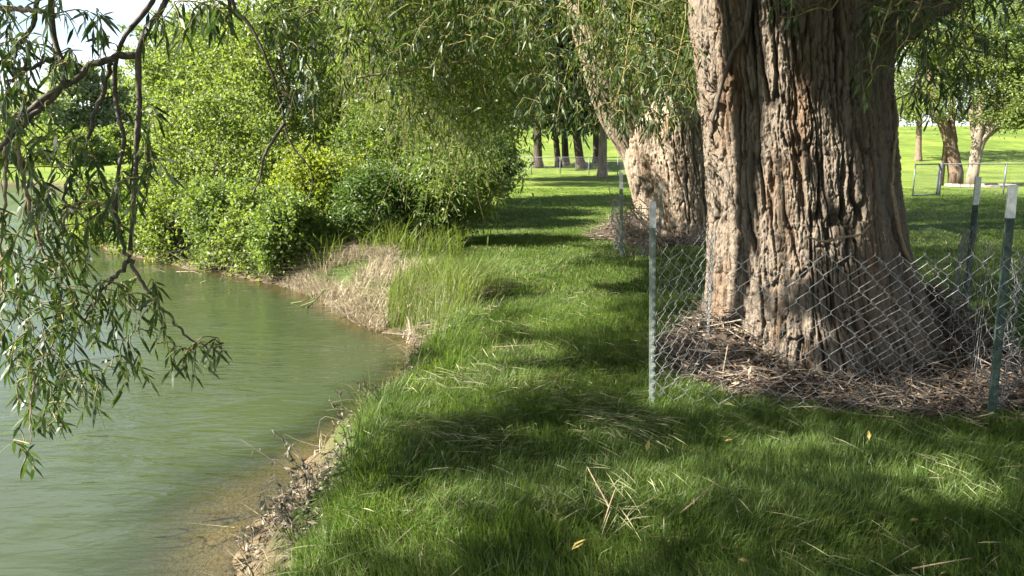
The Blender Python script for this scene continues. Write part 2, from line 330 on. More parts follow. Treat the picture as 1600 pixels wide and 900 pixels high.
def water_mat():
    m, t, o = new_mat('river_water')
    geo = t.nodes.new('ShaderNodeNewGeometry')
    mp = t.nodes.new('ShaderNodeMapping'); mp.inputs['Rotation'].default_value = (0, 0, R(28)); mp.inputs['Scale'].default_value = (.55, 1.7, 1)
    t.links.new(geo.outputs['Position'], mp.inputs[0])
    def nzs(s, d, dist):
        n = t.nodes.new('ShaderNodeTexNoise'); n.inputs['Scale'].default_value = s; n.inputs['Detail'].default_value = d; n.inputs['Distortion'].default_value = dist
        t.links.new(mp.outputs[0], n.inputs['Vector']); return n
    n1 = nzs(4.2, 2, .9); n2 = nzs(19, 3, .6)
    h = t.nodes.new('ShaderNodeMath'); h.operation = 'MULTIPLY_ADD'; h.inputs[1].default_value = .22; t.links.new(n2.outputs['Fac'], h.inputs[0]); t.links.new(n1.outputs['Fac'], h.inputs[2])
    nb = t.nodes.new('ShaderNodeTexNoise'); nb.inputs['Scale'].default_value = .55; nb.inputs['Detail'].default_value = 3; t.links.new(geo.outputs['Position'], nb.inputs['Vector'])
    rb = ramp(t, [(.42, (.22,) * 3), (.62, (1,) * 3)]); t.links.new(nb.outputs['Fac'], rb.inputs[0])
    hm = t.nodes.new('ShaderNodeMath'); hm.operation = 'MULTIPLY'; t.links.new(h.outputs[0], hm.inputs[0]); t.links.new(rb.outputs[0], hm.inputs[1]); h = hm
    bp = t.nodes.new('ShaderNodeBump'); bp.inputs['Strength'].default_value = .9; bp.inputs['Distance'].default_value = .04; t.links.new(h.outputs[0], bp.inputs['Height'])
    at = t.nodes.new('ShaderNodeAttribute'); at.attribute_name = 'depth'
    mr = t.nodes.new('ShaderNodeMapRange'); mr.interpolation_type = 'SMOOTHSTEP'; mr.inputs[1].default_value = 0; mr.inputs[2].default_value = .20; mr.inputs[3].default_value = .22; mr.inputs[4].default_value = .97
    t.links.new(at.outputs['Fac'], mr.inputs[0])
    tr = t.nodes.new('ShaderNodeBsdfTransparent'); tr.inputs[0].default_value = (.74, .71, .55, 1)
    di = t.nodes.new('ShaderNodeBsdfDiffuse'); di.inputs[0].default_value = (.037, .051, .022, 1)
    m1 = t.nodes.new('ShaderNodeMixShader'); t.links.new(mr.outputs[0], m1.inputs[0]); t.links.new(tr.outputs[0], m1.inputs[1]); t.links.new(di.outputs[0], m1.inputs[2])
    gl = t.nodes.new('ShaderNodeBsdfGlossy'); gl.inputs['Roughness'].default_value = .03; t.links.new(bp.outputs[0], gl.inputs['Normal'])
    fr = t.nodes.new('ShaderNodeFresnel'); mi = t.nodes.new('ShaderNodeMapRange'); mi.inputs[3].default_value = 1.34; mi.inputs[4].default_value = 1 / 1.34; t.links.new(geo.outputs['Backfacing'], mi.inputs[0]); t.links.new(mi.outputs[0], fr.inputs[0]); t.links.new(bp.outputs[0], fr.inputs['Normal'])
    m2 = t.nodes.new('ShaderNodeMixShader'); t.links.new(fr.outputs[0], m2.inputs[0]); t.links.new(m1.outputs[0], m2.inputs[1]); t.links.new(gl.outputs[0], m2.inputs[2])
    t.links.new(m2.outputs[0], o.inputs[0])
    return m
M['ground'] = ground_mat(); M['water'] = water_mat()

# ------------------------------------------------------------------ terrain and river
WZ = -.45
shore_px = [(372, 900), (398, 850), (420, 800), (462, 748), (525, 702), (582, 655), (614, 610), (638, 580), (664, 562), (690, 552),
            (655, 545), (632, 530), (575, 512), (528, 488), (500, 468), (455, 452), (400, 436), (300, 420), (215, 402), (150, 384), (118, 362)]
shore = [tuple(G(x, y, WZ)[:2]) for x, y in shore_px]
river = np.array([(-2.2, -60), (-2.6, -4), (-1.9, 1), (-1.5, 2.6)] + shore + [(-13.1, 22), (-18.6, 32), (-27.5, 47), (-60, 56), (-400, 70), (-400, -60)])
def river_sd(x, y):
    """signed distance to the river outline, positive on land"""
    A = river; B = np.roll(river, -1, axis=0); d = np.full(x.shape, 1e9); inside = np.zeros(x.shape, bool)
    for (ax, ay), (bx, by) in zip(A, B):
        dx, dy = bx - ax, by - ay; tt = np.clip(((x - ax) * dx + (y - ay) * dy) / (dx * dx + dy * dy), 0, 1)
        d = np.minimum(d, np.hypot(x - ax - tt * dx, y - ay - tt * dy))
        c = (ay > y) != (by > y)
        with np.errstate(divide='ignore', invalid='ignore'):
            inside ^= c & (x < (bx - ax) * (y - ay) / (by - ay) + ax)
    return np.where(inside, -d, d)
def height(x, y):
    x = np.asarray(x, float); y = np.asarray(y, float)
    sd = river_sd(x, y) + (.34 * (fbm(x * 1.7, y * 1.7, seed=3) - .5) + .10 * (noise(x * 7, y * 7, seed=4) - .5)) * sstep(40, 20, y)
    gentle = sstep(7.9, 9.0, y) * sstep(30, 18, y)
    wd = .42 + .5 * gentle + .35 * sstep(5.0, 3.6, y)
    land = WZ + (-WZ) * sstep(-.03, 1, sd / wd) + .10 * sstep(0, .5, sd) * (fbm(x * .7, y * .7, seed=11) - .5) + .04 * sstep(.2, .6, sd) * (fbm(x * 3, y * 3, seed=12) - .5)
    beach = .18 + .22 * sstep(4.4, 7, y)
    water = WZ + sd * beach; water = np.maximum(water, WZ - 1.4 + .1 * fbm(x, y, seed=5))
    h = np.where(sd > 0, land, water)
    hill = 5.2 * sstep(46, 105, y - .0 * x) * sstep(-30, 5, x)
    far_bank = .9 * sstep(1, 14, sd) * sstep(45, 60, y) * sstep(10, -20, x)
    return h + hill + far_bank
def axis(a, b, fine, lo, hi, n):
    core = np.arange(a, b, fine)
    left = a - np.geomspace(fine, a - lo, n)[::-1]; right = b + np.geomspace(fine, hi - b, n)
    return np.unique(np.concatenate([left, core, right]))
gx = axis(-4.5, 5.0, .05, -600, 600, 70); gy = axis(2.0, 12.5, .06, -120, 1500, 90)
def sheet(mb, gx, gy, z, **attr):
    X, Y = np.meshgrid(gx, gy); Z = z(X, Y); w = len(gx)
    i = np.arange(len(gy) - 1)[:, None] * w + np.arange(w - 1)[None]
    Q = np.stack([i, i + 1, i + w + 1, i + w], -1).reshape(-1, 4)
    at = {k: f(X, Y) for k, f in attr.items()}
    mb.add(np.stack([X, Y, Z], -1), Q, **at)
g = MB(); sheet(g, gx, gy, height)
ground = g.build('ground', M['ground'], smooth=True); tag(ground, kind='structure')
wx = axis(-5, 0.4, .05, -380, 3, 50); wy = axis(2, 10, .06, -55, 72, 50)
w = MB(); sheet(w, wx, wy, lambda X, Y: np.full(X.shape, WZ), depth=lambda X, Y: np.maximum(0, WZ - height(X, Y)))
water = w.build('water', M['water'], smooth=True); tag(water, kind='structure')

# ------------------------------------------------------------------ bark covered trunks
def bark_h(u, v, seed, k=1.0):
    u = u / k; v = v / k
    uu = u + .07 * (fbm(u * 4, v * 1.3, seed=seed) - .5) + .022 * (noise(u * 22, v * 7, seed=seed + 3) - .5)
    vv = v + .10 * (noise(u * 9, v * 3, seed=seed + 4) - .5)
    def plates(a, b, sx, sy, sd):                 # flat topped ridges parted by narrow interlacing fissures
        n_ = np.abs(2 * noise(a / sx, b / sy, seed=sd) - 1) + .10 * (noise(a / sx * 5, b / sy * 5, seed=sd + 1) - .5)
        return sstep(.01, .17, n_)
    p1 = plates(uu, vv, .085, .95, seed + 50); p2 = plates(uu + .4, vv, .042, .42, seed + 53); p3 = plates(uu, vv + .3, .021, .16, seed + 56)
    f1, f2, c1 = worley(uu / .042, vv / .15, seed); e1 = sstep(0, .10, f2 - f1)
    g1, g2, c2 = worley(uu / .085 + 3, vv / .36, seed + 9)
    sh = np.mod(vv / .11 + 6 * c2 + 2.5 * noise(uu / .03, vv / .2, seed=seed + 61), 1.0)       # shaggy plate ends
    fib = noise(uu * 130, vv * 9, seed=seed + 31); grit = noise(u * 160, v * 120, seed=seed + 33)
    big = fbm(u * 2.2, v * .9, seed=seed + 41)
    h = .24 * p1 + .26 * p2 * (.45 + .55 * p1) + .17 * p3 + .07 * e1 + .11 * c1 * p2 + .10 * c2 * p1 + .09 * sh * p2 + .09 * fib + .07 * grit + .14 * (big - .5) - .06
    return np.clip(h, 0, 1.1)
def bark_tube(mb, pts, rad, nth, amp, seed, flare=None, k=1.0, first=np.array([0, 1.0, 0])):
    pts = np.asarray(pts, float); n = len(pts); rad = np.asarray(rad, float)
    T = unit(np.gradient(pts, axis=0)); U = np.zeros((n, 3)); u = first
    for i in range(n):
        u = u - T[i] * (u @ T[i]); u = u / np.linalg.norm(u); U[i] = u
    Wv = np.cross(T, U)
    s = np.concatenate([[0], np.cumsum(np.linalg.norm(np.diff(pts, axis=0), axis=1))])
    th = np.linspace(0, 2 * math.pi, nth + 1)
    TH, S = np.meshgrid(th, s)
    rr = np.repeat(rad[:, None], nth + 1, 1)
    if flare is not None: rr = rr * flare(TH, S)
    h = bark_h(TH * rad.mean(), S, seed, k)
    rr = rr + amp * (h - .85)
    V = pts[:, None] + rr[..., None] * (np.cos(TH)[..., None] * U[:, None] + np.sin(TH)[..., None] * Wv[:, None])
    V = V[:, :-1]; hh = h[:, :-1]
    i = np.arange(n - 1)[:, None] * nth; j = np.arange(nth)[None]; j2 = (j + 1) % nth
    Q = np.stack([i + j, i + j2, i + nth + j2, i + nth + j], -1).reshape(-1, 4)
    mb.add(V, Q, bark=hh)
    return V

# the big willow -------------------------------------------------------
TY = 5.95
rows = [(-20, 1073, 1373), (0, 1081, 1376), (100, 1090, 1376), (150, 1096, 1376), (200, 1102, 1380), (300, 1107, 1387), (400, 1108, 1400), (450, 1104, 1412), (500, 1095, 1432), (550, 1078, 1456), (590, 1068, 1472), (640, 1058, 1488)]
zz, cx, rr = [], [], []
for py, xl, xr in rows:
    a, b = P(xl, py, TY), P(xr, py, TY); zz.append(a[2]); cx.append((a[0] + b[0]) / 2); rr.append((b[0] - a[0]) / 2)
zz, cx, rr = map(np.array, (zz[::-1], cx[::-1], rr[::-1]))
zs = np.concatenate([np.arange(-.25, 2.85, .0085), np.linspace(2.86, 3.6, 40)])
CXs = np.interp(zs, zz, cx); RRs = np.interp(zs, zz, rr) * np.cos(.12)
def ks(a, k=25):
    p = np.pad(a, k, mode='edge'); return np.convolve(p, np.ones(2 * k + 1) / (2 * k + 1), 'valid')
CXs, RRs = ks(CXs), ks(RRs)
RRs = np.where(zs > 2.7, RRs * (1 - .45 * sstep(2.7, 3.6, zs)), RRs)
BASE = np.array([CXs[30], TY, 0.0])
willow = thing('willow_tree', 'huge foreground willow with deeply furrowed grey brown trunk inside a wire guard', 'tree', BASE, 'old willows along the bank')
def big_flare(TH, S):
    z = S - .25
    low = np.exp(-np.maximum(z, 0) / .55)
    lob = .5 * np.sin(5 * TH + .6 + .5 * z) + .35 * np.sin(8 * TH + 2.1) + .3 * np.sin(3 * TH + 1.)
    col = .014 * np.sin(7 * TH + 1.5 * np.sin(1.3 * z) + 1.0) + .012 * np.sin(11 * TH + z) + .012 * np.sin(3 * TH + .8 * z)
    return 1 + .12 * low * lob + col
mb = MB()
bark_tube(mb, np.stack([CXs, np.full_like(zs, TY), zs], -1), RRs, 880, .10, 1, big_flare)
trunk = mb.build('trunk', M['bark'], willow, True)
# limbs: left stem rises out of frame, dark right limb leaves the fork
def limb(pts, r0, r1, nth, seg, amp, seed, parent, mat, k=1.0):
    m_ = MB(); pth = smooth_path(pts, seg); bark_tube(m_, pth, r1 + (r0 - r1) * (1 - np.linspace(0, 1, seg)) ** 1.6, nth, amp, seed, None, k, first=np.array([.3, .9, .2]))
    return m_.build('limb', mat, parent, True)
limb([(2.5, 5.95, 1.6), P(1340, 80, 5.6), P(1420, 0, 5.5), (3.75, 5.4, 3.3), (4.9, 5.0, 4.6), (6.5, 4.6, 5.6)], .30, .12, 260, 240, .06, 2, willow, M['bark'])
limb([(2.0, 6.0, 2.9), (1.7, 6.0, 4.0), (1.2, 5.9, 5.4), (.4, 5.8, 7.2)], .55, .18, 160, 90, .06, 3, willow, M['bark'])
limb([(1.9, 5.8, 3.4), (.6, 5.3, 4.1), (-1.2, 4.7, 4.5), (-3.2, 4.2, 4.5), (-5.5, 3.8, 4.3)], .24, .06, 90, 140, .035, 4, willow, M['bark'], .6)
limb([(2.3, 5.7, 3.4), (1.9, 4.2, 4.2), (1.2, 2.2, 4.6), (.4, .4, 4.6)], .2, .06, 80, 90, .03, 5, willow, M['bark'], .6)
limb([(1.5, 5.95, 3.8), (-.6, 6.4, 5.0), (-3.0, 6.6, 5.6), (-6.0, 6.6, 5.6)], .22, .06, 80, 120, .03, 6, willow, M['bark'], .6)
limb([(2.3, 6.2, 3.4), (2.8, 7.4, 4.6), (3.4, 9.2, 5.6)], .25, .08, 80, 70, .03, 8, willow, M['bark'], .6)
# vines and a dead stem lying against the bark
def on_trunk(px, py, off=.03):
    d = ray(px, py); o = np.array([0, 0, CAM_Z]); best = None
    for t in np.linspace(4.2, 6.6, 480):
        q = o + d * t
        if math.hypot(q[0] - np.interp(q[2], zs, CXs), q[1] - TY) < np.interp(q[2], zs, RRs) + off: return q
    return P(px, py, TY)
for path, r_, mt in (([(1172, -5), (1168, 40), (1150, 75), (1133, 120), (1120, 165), (1112, 215)], .02, 'branch'),
                     ([(1392, 290), (1398, 330), (1408, 370), (1422, 410), (1440, 448), (1465, 490), (1490, 520)], .016, 'branch_pale'),
                     ([(1398, 150), (1400, 200), (1396, 250), (1392, 290)], .012, 'branch_pale')):
    m_ = MB(); pts = smooth_path([on_trunk(a, b, .035) for a, b in path], 40); pts += .006 * RNG.normal(size=pts.shape)
    tube(m_, smooth_path(pts[::3], 60), np.linspace(r_, r_ * .7, 60), 8); m_.build('vine', M[mt], willow, True)
m_ = MB(); a = on_trunk(1300, 372, .02)
for q in ([(1300, 372, 5.0), (1288, 378, 4.92), (1262, 370, 4.9)], [(1288, 378, 4.92), (1322, 370, 4.9), (1345, 366, 4.88), (1360, 350, 4.86)]):
    tube(m_, smooth_path([P(x, y, Y) for x, y, Y in q], 14), np.linspace(.011, .005, 14), 6)
m_.build('dead_twig', M['branch_pale'], willow, True)

# second willow --------------------------------------------------------
Y2 = 14.6
r2 = [(140, 962, 1112), (190, 966, 1122), (250, 978, 1132), (300, 990, 1140), (350, 1000, 1146), (400, 1002, 1158), (440, 996, 1170)]
z2, c2, q2 = [], [], []
for py, xl, xr in r2:
    a, b = P(xl, py, Y2), P(xr, py, Y2); z2.append(a[2]); c2.append((a[0] + b[0]) / 2); q2.append((b[0] - a[0]) / 2)
z2, c2, q2 = map(np.array, (z2[::-1], c2[::-1], q2[::-1]))
zs2 = np.arange(-.3, 2.75, .017); cx2 = ks(np.interp(zs2, z2, c2), 10); rr2 = ks(np.interp(zs2, z2, q2), 10)
rr2 = rr2 * (1 - .45 * sstep(2.1, 2.8, zs2))
W2 = thing('willow_tree', 'second willow behind, sunlit tan trunk forking low into leaning limbs with weeping foliage', 'tree', (cx2[20], Y2, 0), 'old willows along the bank')
mb = MB(); bark_tube(mb, np.stack([cx2, np.full_like(zs2, Y2), zs2], -1), rr2, 420, .10, 51, lambda TH, S: 1 + .06 * np.exp(-S / .5) * np.sin(5 * TH) + .04 * np.sin(4 * TH + .7 * S) + .03 * np.sin(7 * TH))
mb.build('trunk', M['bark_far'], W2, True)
for pts, r0, r1, sd_ in (([P(1062, 300, Y2 + .2), P(1015, 235, Y2 + .05), P(965, 165, Y2 - .2), P(935, 90, Y2 - .4), P(905, 0, Y2 - .5), P(870, -110, Y2 - .8), P(800, -250, Y2 - 1.2)], .66, .14, 61),
                        ([P(1050, 280, Y2 + .2), P(1015, 190, Y2), P(990, 110, Y2 - .3), P(976, 30, Y2 - .3), P(965, -80, Y2 - .3), P(950, -260, Y2)], .5, .14, 62),
                        ([P(1085, 290, Y2 + .2), P(1078, 210, Y2), P(1062, 120, Y2), P(1050, 40, Y2), P(1045, -60, Y2 + .2), P(1060, -260, Y2)], .6, .2, 63)):
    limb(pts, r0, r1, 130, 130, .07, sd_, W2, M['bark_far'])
for pts in ([P(905, -20, Y2 - .5), (-.5, 12.5, 5.0), (-2.5, 11.0, 5.6), (-4.5, 9.8, 5.4)], [P(960, -90, Y2 - .3), (.4, 14.8, 6.0), (-2.5, 14.0, 7.0), (-6, 12.5, 6.8)],
            [P(1050, -80, Y2), (3.4, 13.2, 6.2), (3.6, 11.2, 6.6)], [P(1050, -60, Y2), (1.6, 12.0, 5.6), (.2, 10.0, 5.6)]):
    limb(pts, .15, .04, 40, 60, .02, 70, W2, M['bark_far'], .6)

# ------------------------------------------------------------------ hanging foliage of the big willow at the left
LY = 3.5
def pix_path(lst, y0, y1=None):
    n = len(lst); ys = np.linspace(y0, y1 if y1 else y0, n)
    return [P(a, b, c) for (a, b), c in zip(lst, ys)]
branches = [  # (pixel path, depth start, depth end, thick, thin, pale?)
    ([(240, 0), (220, 28), (200, 55), (182, 90), (178, 130), (184, 175), (192, 215), (188, 250), (186, 290), (178, 322), (192, 352)], 3.6, 3.4, .021, .008, 0),
    ([(262, 0), (246, 22), (232, 45), (222, 70), (216, 110), (218, 170), (213, 225), (209, 290), (205, 340), (202, 405)], 3.5, 3.35, .020, .011, 0),
    ([(216, 87), (182, 90), (140, 105), (105, 132), (70, 163), (35, 195), (8, 225), (-30, 250)], 3.5, 3.3, .016, .010, 0),
    ([(80, -4), (83, 45), (92, 80), (102, 125), (88, 138), (58, 162), (25, 198), (0, 222)], 3.45, 3.35, .020, .011, 0),
    ([(175, 98), (160, 140), (148, 178), (138, 220), (118, 262), (102, 295), (100, 330)], 3.55, 3.4, .011, .006, 0),
    ([(28, 216), (33, 260), (46, 320), (58, 365), (75, 410), (98, 445)], 3.35, 3.3, .010, .005, 1),
    ([(6, 230), (8, 300), (2, 380), (5, 470)], 3.3, 3.2, .008, .004, 1),
    ([(202, 405), (182, 430), (160, 452), (148, 478), (120, 520)], 3.35, 3.2, .010, .005, 0),
    ([(202, 405), (214, 430), (240, 462), (262, 492), (296, 528), (330, 545), (356, 552)], 3.35, 3.2, .009, .003, 0),
    ([(186, 290), (175, 320), (186, 350), (192, 380), (202, 405)], 3.4, 3.35, .009, .008, 0),
    ([(62, -4), (50, 40), (20, 80), (-20, 110)], 3.8, 3.6, .016, .010, 0),
    ([(-20, 12), (30, 14), (70, 20), (85, 24)], 3.7, 3.5, .012, .010, 1),
    ([(88, 90), (60, 100), (30, 112), (12, 140), (8, 190)], 3.5, 3.4, .010, .006, 0),
    ([(-10, 182), (20, 183), (42, 188)], 3.4, 3.35, .008, .006, 1),
    ([(190, 352), (160, 322), (120, 318), (100, 350), (85, 400)], 3.4, 3.3, .006, .004, 1),
    ([(180, 318), (140, 322), (100, 335), (75, 380)], 3.4, 3.3, .006, .004, 1),
    ([(98, 445), (85, 520), (60, 590), (48, 650), (46, 700)], 3.3, 3.1, .005, .002, 1),
]
pts_all = []
hang = None
for lst, y0, y1, ra, rb, pale in branches:
    pp = pix_path(lst, y0, y1)
    if lst[0][1] <= 0 and lst[0][0] > 0:
        a = pp[0]; pp = [np.array([a[0] + .55, 4.35, 4.45]), np.array([a[0] + .35, a[1] + .35, a[2] + .9]), a + np.array([.06, .05, .3])] + pp
    q = smooth_path(pp, 60); q = q + .0045 * RNG.normal(size=q.shape); q = smooth_path(q[::2], 70)
    m_ = MB(); tube(m_, q, np.linspace(ra, rb, 70) * RNG.uniform(.9, 1.12, 70), 8); o_ = m_.build('hanging_branch', M['branch_pale' if pale else 'branch'], willow, True); hang = hang or o_
    pts_all.append(q[15:])
PTS = np.concatenate(pts_all)
def grow(targets, PTS, twmb, lfmb, maxlen=.75, leafL=.085, step=.022, leaf_from=.3, spread=.9, leafW=.0155):
    """each target gets a drooping twig from the nearest wood above it, set with alternate leaves"""
    order = np.argsort([np.min(np.linalg.norm(PTS - t, axis=1)) for t in targets])
    PTS = PTS.copy()
    for k in order:
        t = targets[k]; d = np.linalg.norm((PTS - t) * np.array([1, 1, .75]), axis=1) + np.where(PTS[:, 2] < t[2] - .03, .5, 0)
        a = PTS[np.argmin(d)]; Ln = np.linalg.norm(t - a)
        if Ln < .05: continue
        if Ln > maxlen: a = t + (a - t) * maxlen / Ln * 1.0
        mid = (a + t) / 2 + np.array([RNG.normal(0, .03), RNG.normal(0, .03), .10 * np.linalg.norm((t - a)[:2]) + .02])
        q = smooth_path([a, mid, t, t + np.array([RNG.normal(0, .02), RNG.normal(0, .02), -.05 - .05 * RNG.random()])], 14)
        tube(twmb, q, np.linspace(.0032, .0014, 14), 4, False)
        PTS = np.concatenate([PTS, q[3:]])
        s = np.concatenate([[0], np.cumsum(np.linalg.norm(np.diff(q, axis=0), axis=1))])
        u = np.arange(s[-1] * leaf_from, s[-1], step * RNG.uniform(.75, 1.4)); n = len(u)
        if n < 2: continue
        B = np.stack([np.interp(u, s, q[:, c]) for c in range(3)], -1)
        T = unit(np.stack([np.gradient(B[:, c]) for c in range(3)], -1))
        D = T * .7 + rand_unit(n) * spread * np.array([1, 1, .7]) + np.array([0, 0, -.38])
        willow_leaves(lfmb, B, D, leafL * RNG.uniform(.55, 1.2, n), leafW * RNG.uniform(.75, 1.2, n), .22)
    return PTS
def targets_from(regions, Y0, Y1):
    out_ = []
    for x, y, sx, sy, n in regions:
        px = x + sx * RNG.uniform(-1, 1, n); py = y + sy * RNG.uniform(-1, 1, n)
        out_.append(P(px, py, RNG.uniform(Y0, Y1, n)))
    return np.concatenate(out_)
reg = [(40, 50, 55, 55, 26), (120, 45, 45, 40, 9), (28, 200, 35, 60, 22), (50, 330, 60, 55, 26), (125, 250, 50, 40, 5), (45, 440, 50, 45, 34),
       (50, 545, 55, 50, 44), (140, 490, 60, 45, 26), (185, 565, 35, 25, 6), (50, 625, 42, 30, 13), (215, 470, 40, 30, 8), (190, 285, 60, 40, 12), (232, 190, 18, 20, 4),
       (228, 245, 28, 18, 6), (115, 185, 40, 30, 2), (320, 550, 30, 10, 5), (45, 712, 4, 6, 2), (265, 25, 40, 18, 8), (330, 20, 40, 18, 6),
       (90, 390, 50, 40, 18), (150, 330, 40, 40, 12), (255, 540, 30, 20, 4), (120, 600, 30, 25, 7), (20, 120, 25, 40, 10), (100, 660, 12, 10, 2)]
tw = MB(); lf = MB()
reg = [(a, b, c, d, int(e * 1.7)) for a, b, c, d, e in reg]
PTS = grow(targets_from(reg, 3.05, 3.75), PTS, tw, lf, leafL=.088, leafW=.0145)
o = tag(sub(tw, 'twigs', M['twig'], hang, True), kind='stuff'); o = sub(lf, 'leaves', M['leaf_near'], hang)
# lone dark drooping branch over the water
m_ = MB(); pa = pix_path([(362, -4), (378, 22), (395, 45), (408, 75), (418, 100), (432, 135), (440, 175), (446, 205), (460, 232), (478, 252), (489, 272), (484, 300), (479, 322)], 4.6, 4.4)
pa = [np.array([-1.5, 4.66, 4.45]), pa[0] + np.array([-.05, 0, .7])] + pa
q1 = smooth_path(pa, 70); q1 += .005 * RNG.normal(size=q1.shape); q1 = smooth_path(q1[::2], 80)
tube(m_, q1, np.linspace(.024, .003, 80) * RNG.uniform(.85, 1.15, 80), 8)
q2 = smooth_path(pix_path([(444, 192), (430, 215), (415, 238), (409, 262), (404, 285), (394, 305)], 4.4), 30); tube(m_, q2 + .002 * RNG.normal(size=q2.shape), np.linspace(.011, .004, 30), 6)
q3 = smooth_path([(-1.62, 4.64, 4.5)] + pix_path([(358, -3), (360, 25), (363, 55)], 4.7), 20); tube(m_, q3, np.linspace(.02, .012, 20), 8)
lone = m_.build('hanging_branch', M['branch'], willow, True)
tw = MB(); lf = MB()
grow(targets_from([(455, 100, 30, 60, 8), (480, 160, 25, 40, 6), (470, 60, 40, 40, 8)], 4.2, 4.6), np.concatenate([q1[20:], q2]), tw, lf)
tag(sub(tw, 'twigs', M['twig'], lone, True), kind='stuff'); sub(lf, 'leaves', M['leaf_near'], lone)
# leaves hanging in front of the trunk and to both sides of it, in the shade of the crown
tw = MB(); lf = MB(); wd = MB(); src = []
for lst, y0, y1, ra in (([(1400, -120), (1392, 0), (1378, 40), (1368, 80), (1362, 120)], 4.3, 4.15, .006), ([(1240, -120), (1238, 0), (1225, 20)], 4.4, 4.3, .005),
                        ([(1330, -120), (1310, 0), (1265, 18), (1215, 30)], 4.3, 4.2, .006), ([(1460, -150), (1440, 0), (1420, 50), (1400, 90)], 4.4, 4.3, .007),
                        ([(1400, 50), (1450, 62), (1520, 78), (1585, 92), (1660, 108)], 5.0, 5.4, .010), ([(1560, -160), (1520, 0), (1490, 60), (1470, 130)], 5.4, 5.3, .008),
                        ([(1640, -160), (1600, -5), (1580, 30)], 5.6, 5.4, .008), ([(1450, -160), (1448, 0), (1440, 70), (1430, 130)], 6.4, 6.4, .006),
                        ([(900, -160), (905, -5), (900, 40), (890, 90), (878, 140), (868, 200)], 6.2, 6.0, .006), ([(1000, -160), (990, -4), (985, 60), (975, 110), (955, 170), (930, 195)], 6.0, 5.8, .007),
                        ([(1060, -160), (1070, -5), (1066, 60), (1050, 120), (1040, 180)], 6.2, 6.1, .006), ([(960, -160), (950, 0), (945, 70), (930, 130), (905, 180)], 7.2, 7.0, .006),
                        ([(560, 122), (640, 110), (720, 94), (800, 62), (868, 25), (900, -10), (960, -140)], 7.2, 6.5, .012), ([(830, -160), (828, -5), (830, 80), (840, 150)], 6.8, 6.8, .005)):
    pp = pix_path(lst, y0, y1); q = smooth_path(pp, 40); q += .006 * RNG.normal(size=q.shape); q = smooth_path(q[::3], 40)
    wd = MB(); tube(wd, q, np.linspace(ra, ra * .5, 40), 6); src.append(q); fr_ = wd.build('hanging_branch', M['twig'], willow, True)
reg = [(1370, 60, 40, 60, 16), (1345, 120, 12, 30, 4), (1385, 20, 40, 25, 14), (1230, 14, 28, 20, 5), (1440, 50, 40, 45, 14), (1480, 60, 60, 55, 18), (1550, 30, 50, 40, 16), (1440, 130, 30, 40, 10), (1490, 130, 40, 35, 10),
       (1590, 15, 30, 20, 6)]
s_ = np.concatenate(src); s_ = grow(targets_from(reg, 4.1, 5.2), s_, tw, lf, .6)
reg = [(900, 60, 60, 60, 30), (880, 150, 40, 40, 22), (960, 90, 60, 70, 26), (1010, 130, 50, 60, 26), (1050, 170, 40, 40, 20), (1040, 60, 50, 60, 20), (940, 190, 40, 20, 10), (830, 120, 40, 70, 26), (1075, 40, 20, 60, 10), (860, 20, 60, 30, 14), (1000, 20, 70, 25, 16), (1000, 160, 60, 50, 26), (950, 140, 50, 50, 18), (1060, 110, 40, 60, 18)]
s_ = grow(targets_from(reg, 5.6, 7.2), s_, tw, lf, .7)
reg = [(700, 30, 90, 40, 30), (560, 40, 80, 50, 30), (440, 20, 60, 30, 16), (640, 90, 60, 40, 16), (500, 110, 50, 50, 12), (780, 20, 50, 30, 20)]
s_ = grow(targets_from(reg, 5.2, 7.5), np.concatenate([s_, q1[:25]]), tw, lf, .8)
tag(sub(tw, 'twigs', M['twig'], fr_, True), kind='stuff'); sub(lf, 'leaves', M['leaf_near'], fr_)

# overhead willow crown, out of frame: clumps placed and pruned to shape the sunlight
LIT = [(700, 640, 110, 26), (590, 715, 60, 45), (560, 760, 40, 40), (770, 575, 60, 20), (760, 548, 40, 12), (1235, 700, 75, 18), (960, 680, 50, 16), (900, 470, 60, 28), (880, 510, 50, 16), (940, 372, 50, 14), (760, 360, 70, 18),
       (680, 830, 90, 45), (740, 770, 60, 14), (1070, 770, 70, 30), (1040, 840, 60, 22), (1480, 745, 80, 16), (1540, 780, 60, 14), (820, 470, 45, 16), (860, 432, 40, 12), (930, 505, 60, 14), (950, 430, 60, 14), (880, 395, 50, 10), (800, 385, 50, 14), (900, 345, 60, 8), (700, 600, 70, 14), (840, 600, 40, 10), (850, 555, 50, 12), (830, 425, 40, 18), (1090, 640, 60, 14), (1150, 610, 90, 16), (870, 690, 40, 14), (620, 660, 40, 30), (480, 850, 60, 40), (1000, 880, 60, 16), (740, 500, 60, 60), (660, 450, 90, 80)]
TLIT = [(1190, 250, 95, 120), (1165, 90, 70, 80), (1140, 420, 40, 100), (1230, 380, 50, 60), (1190, 540, 90, 50), (1130, 330, 40, 80), (1270, 280, 40, 90), (1280, 520, 50, 30)]
def shade_pixel(c):
    """first thing the shadow ray from c meets: trunk or lawn, as a picture position"""
    for t in np.linspace(0, c[2] / SDIR[2], 90):
        q = c - SDIR * t
        if math.hypot(q[0] - 2.4, q[1] - TY) < .83 and q[2] < 3.4: return project(q), True
    return project(c - SDIR * c[2] / SDIR[2]), False
def lit_here(c, grow_=1.0):
    (x, y), tr_ = shade_pixel(c)
    for a, b, sx, sy in (TLIT if tr_ else LIT):
        if ((x - a) / (sx * grow_)) ** 2 + ((y - b) / (sy * grow_)) ** 2 < 1: return True
    return False
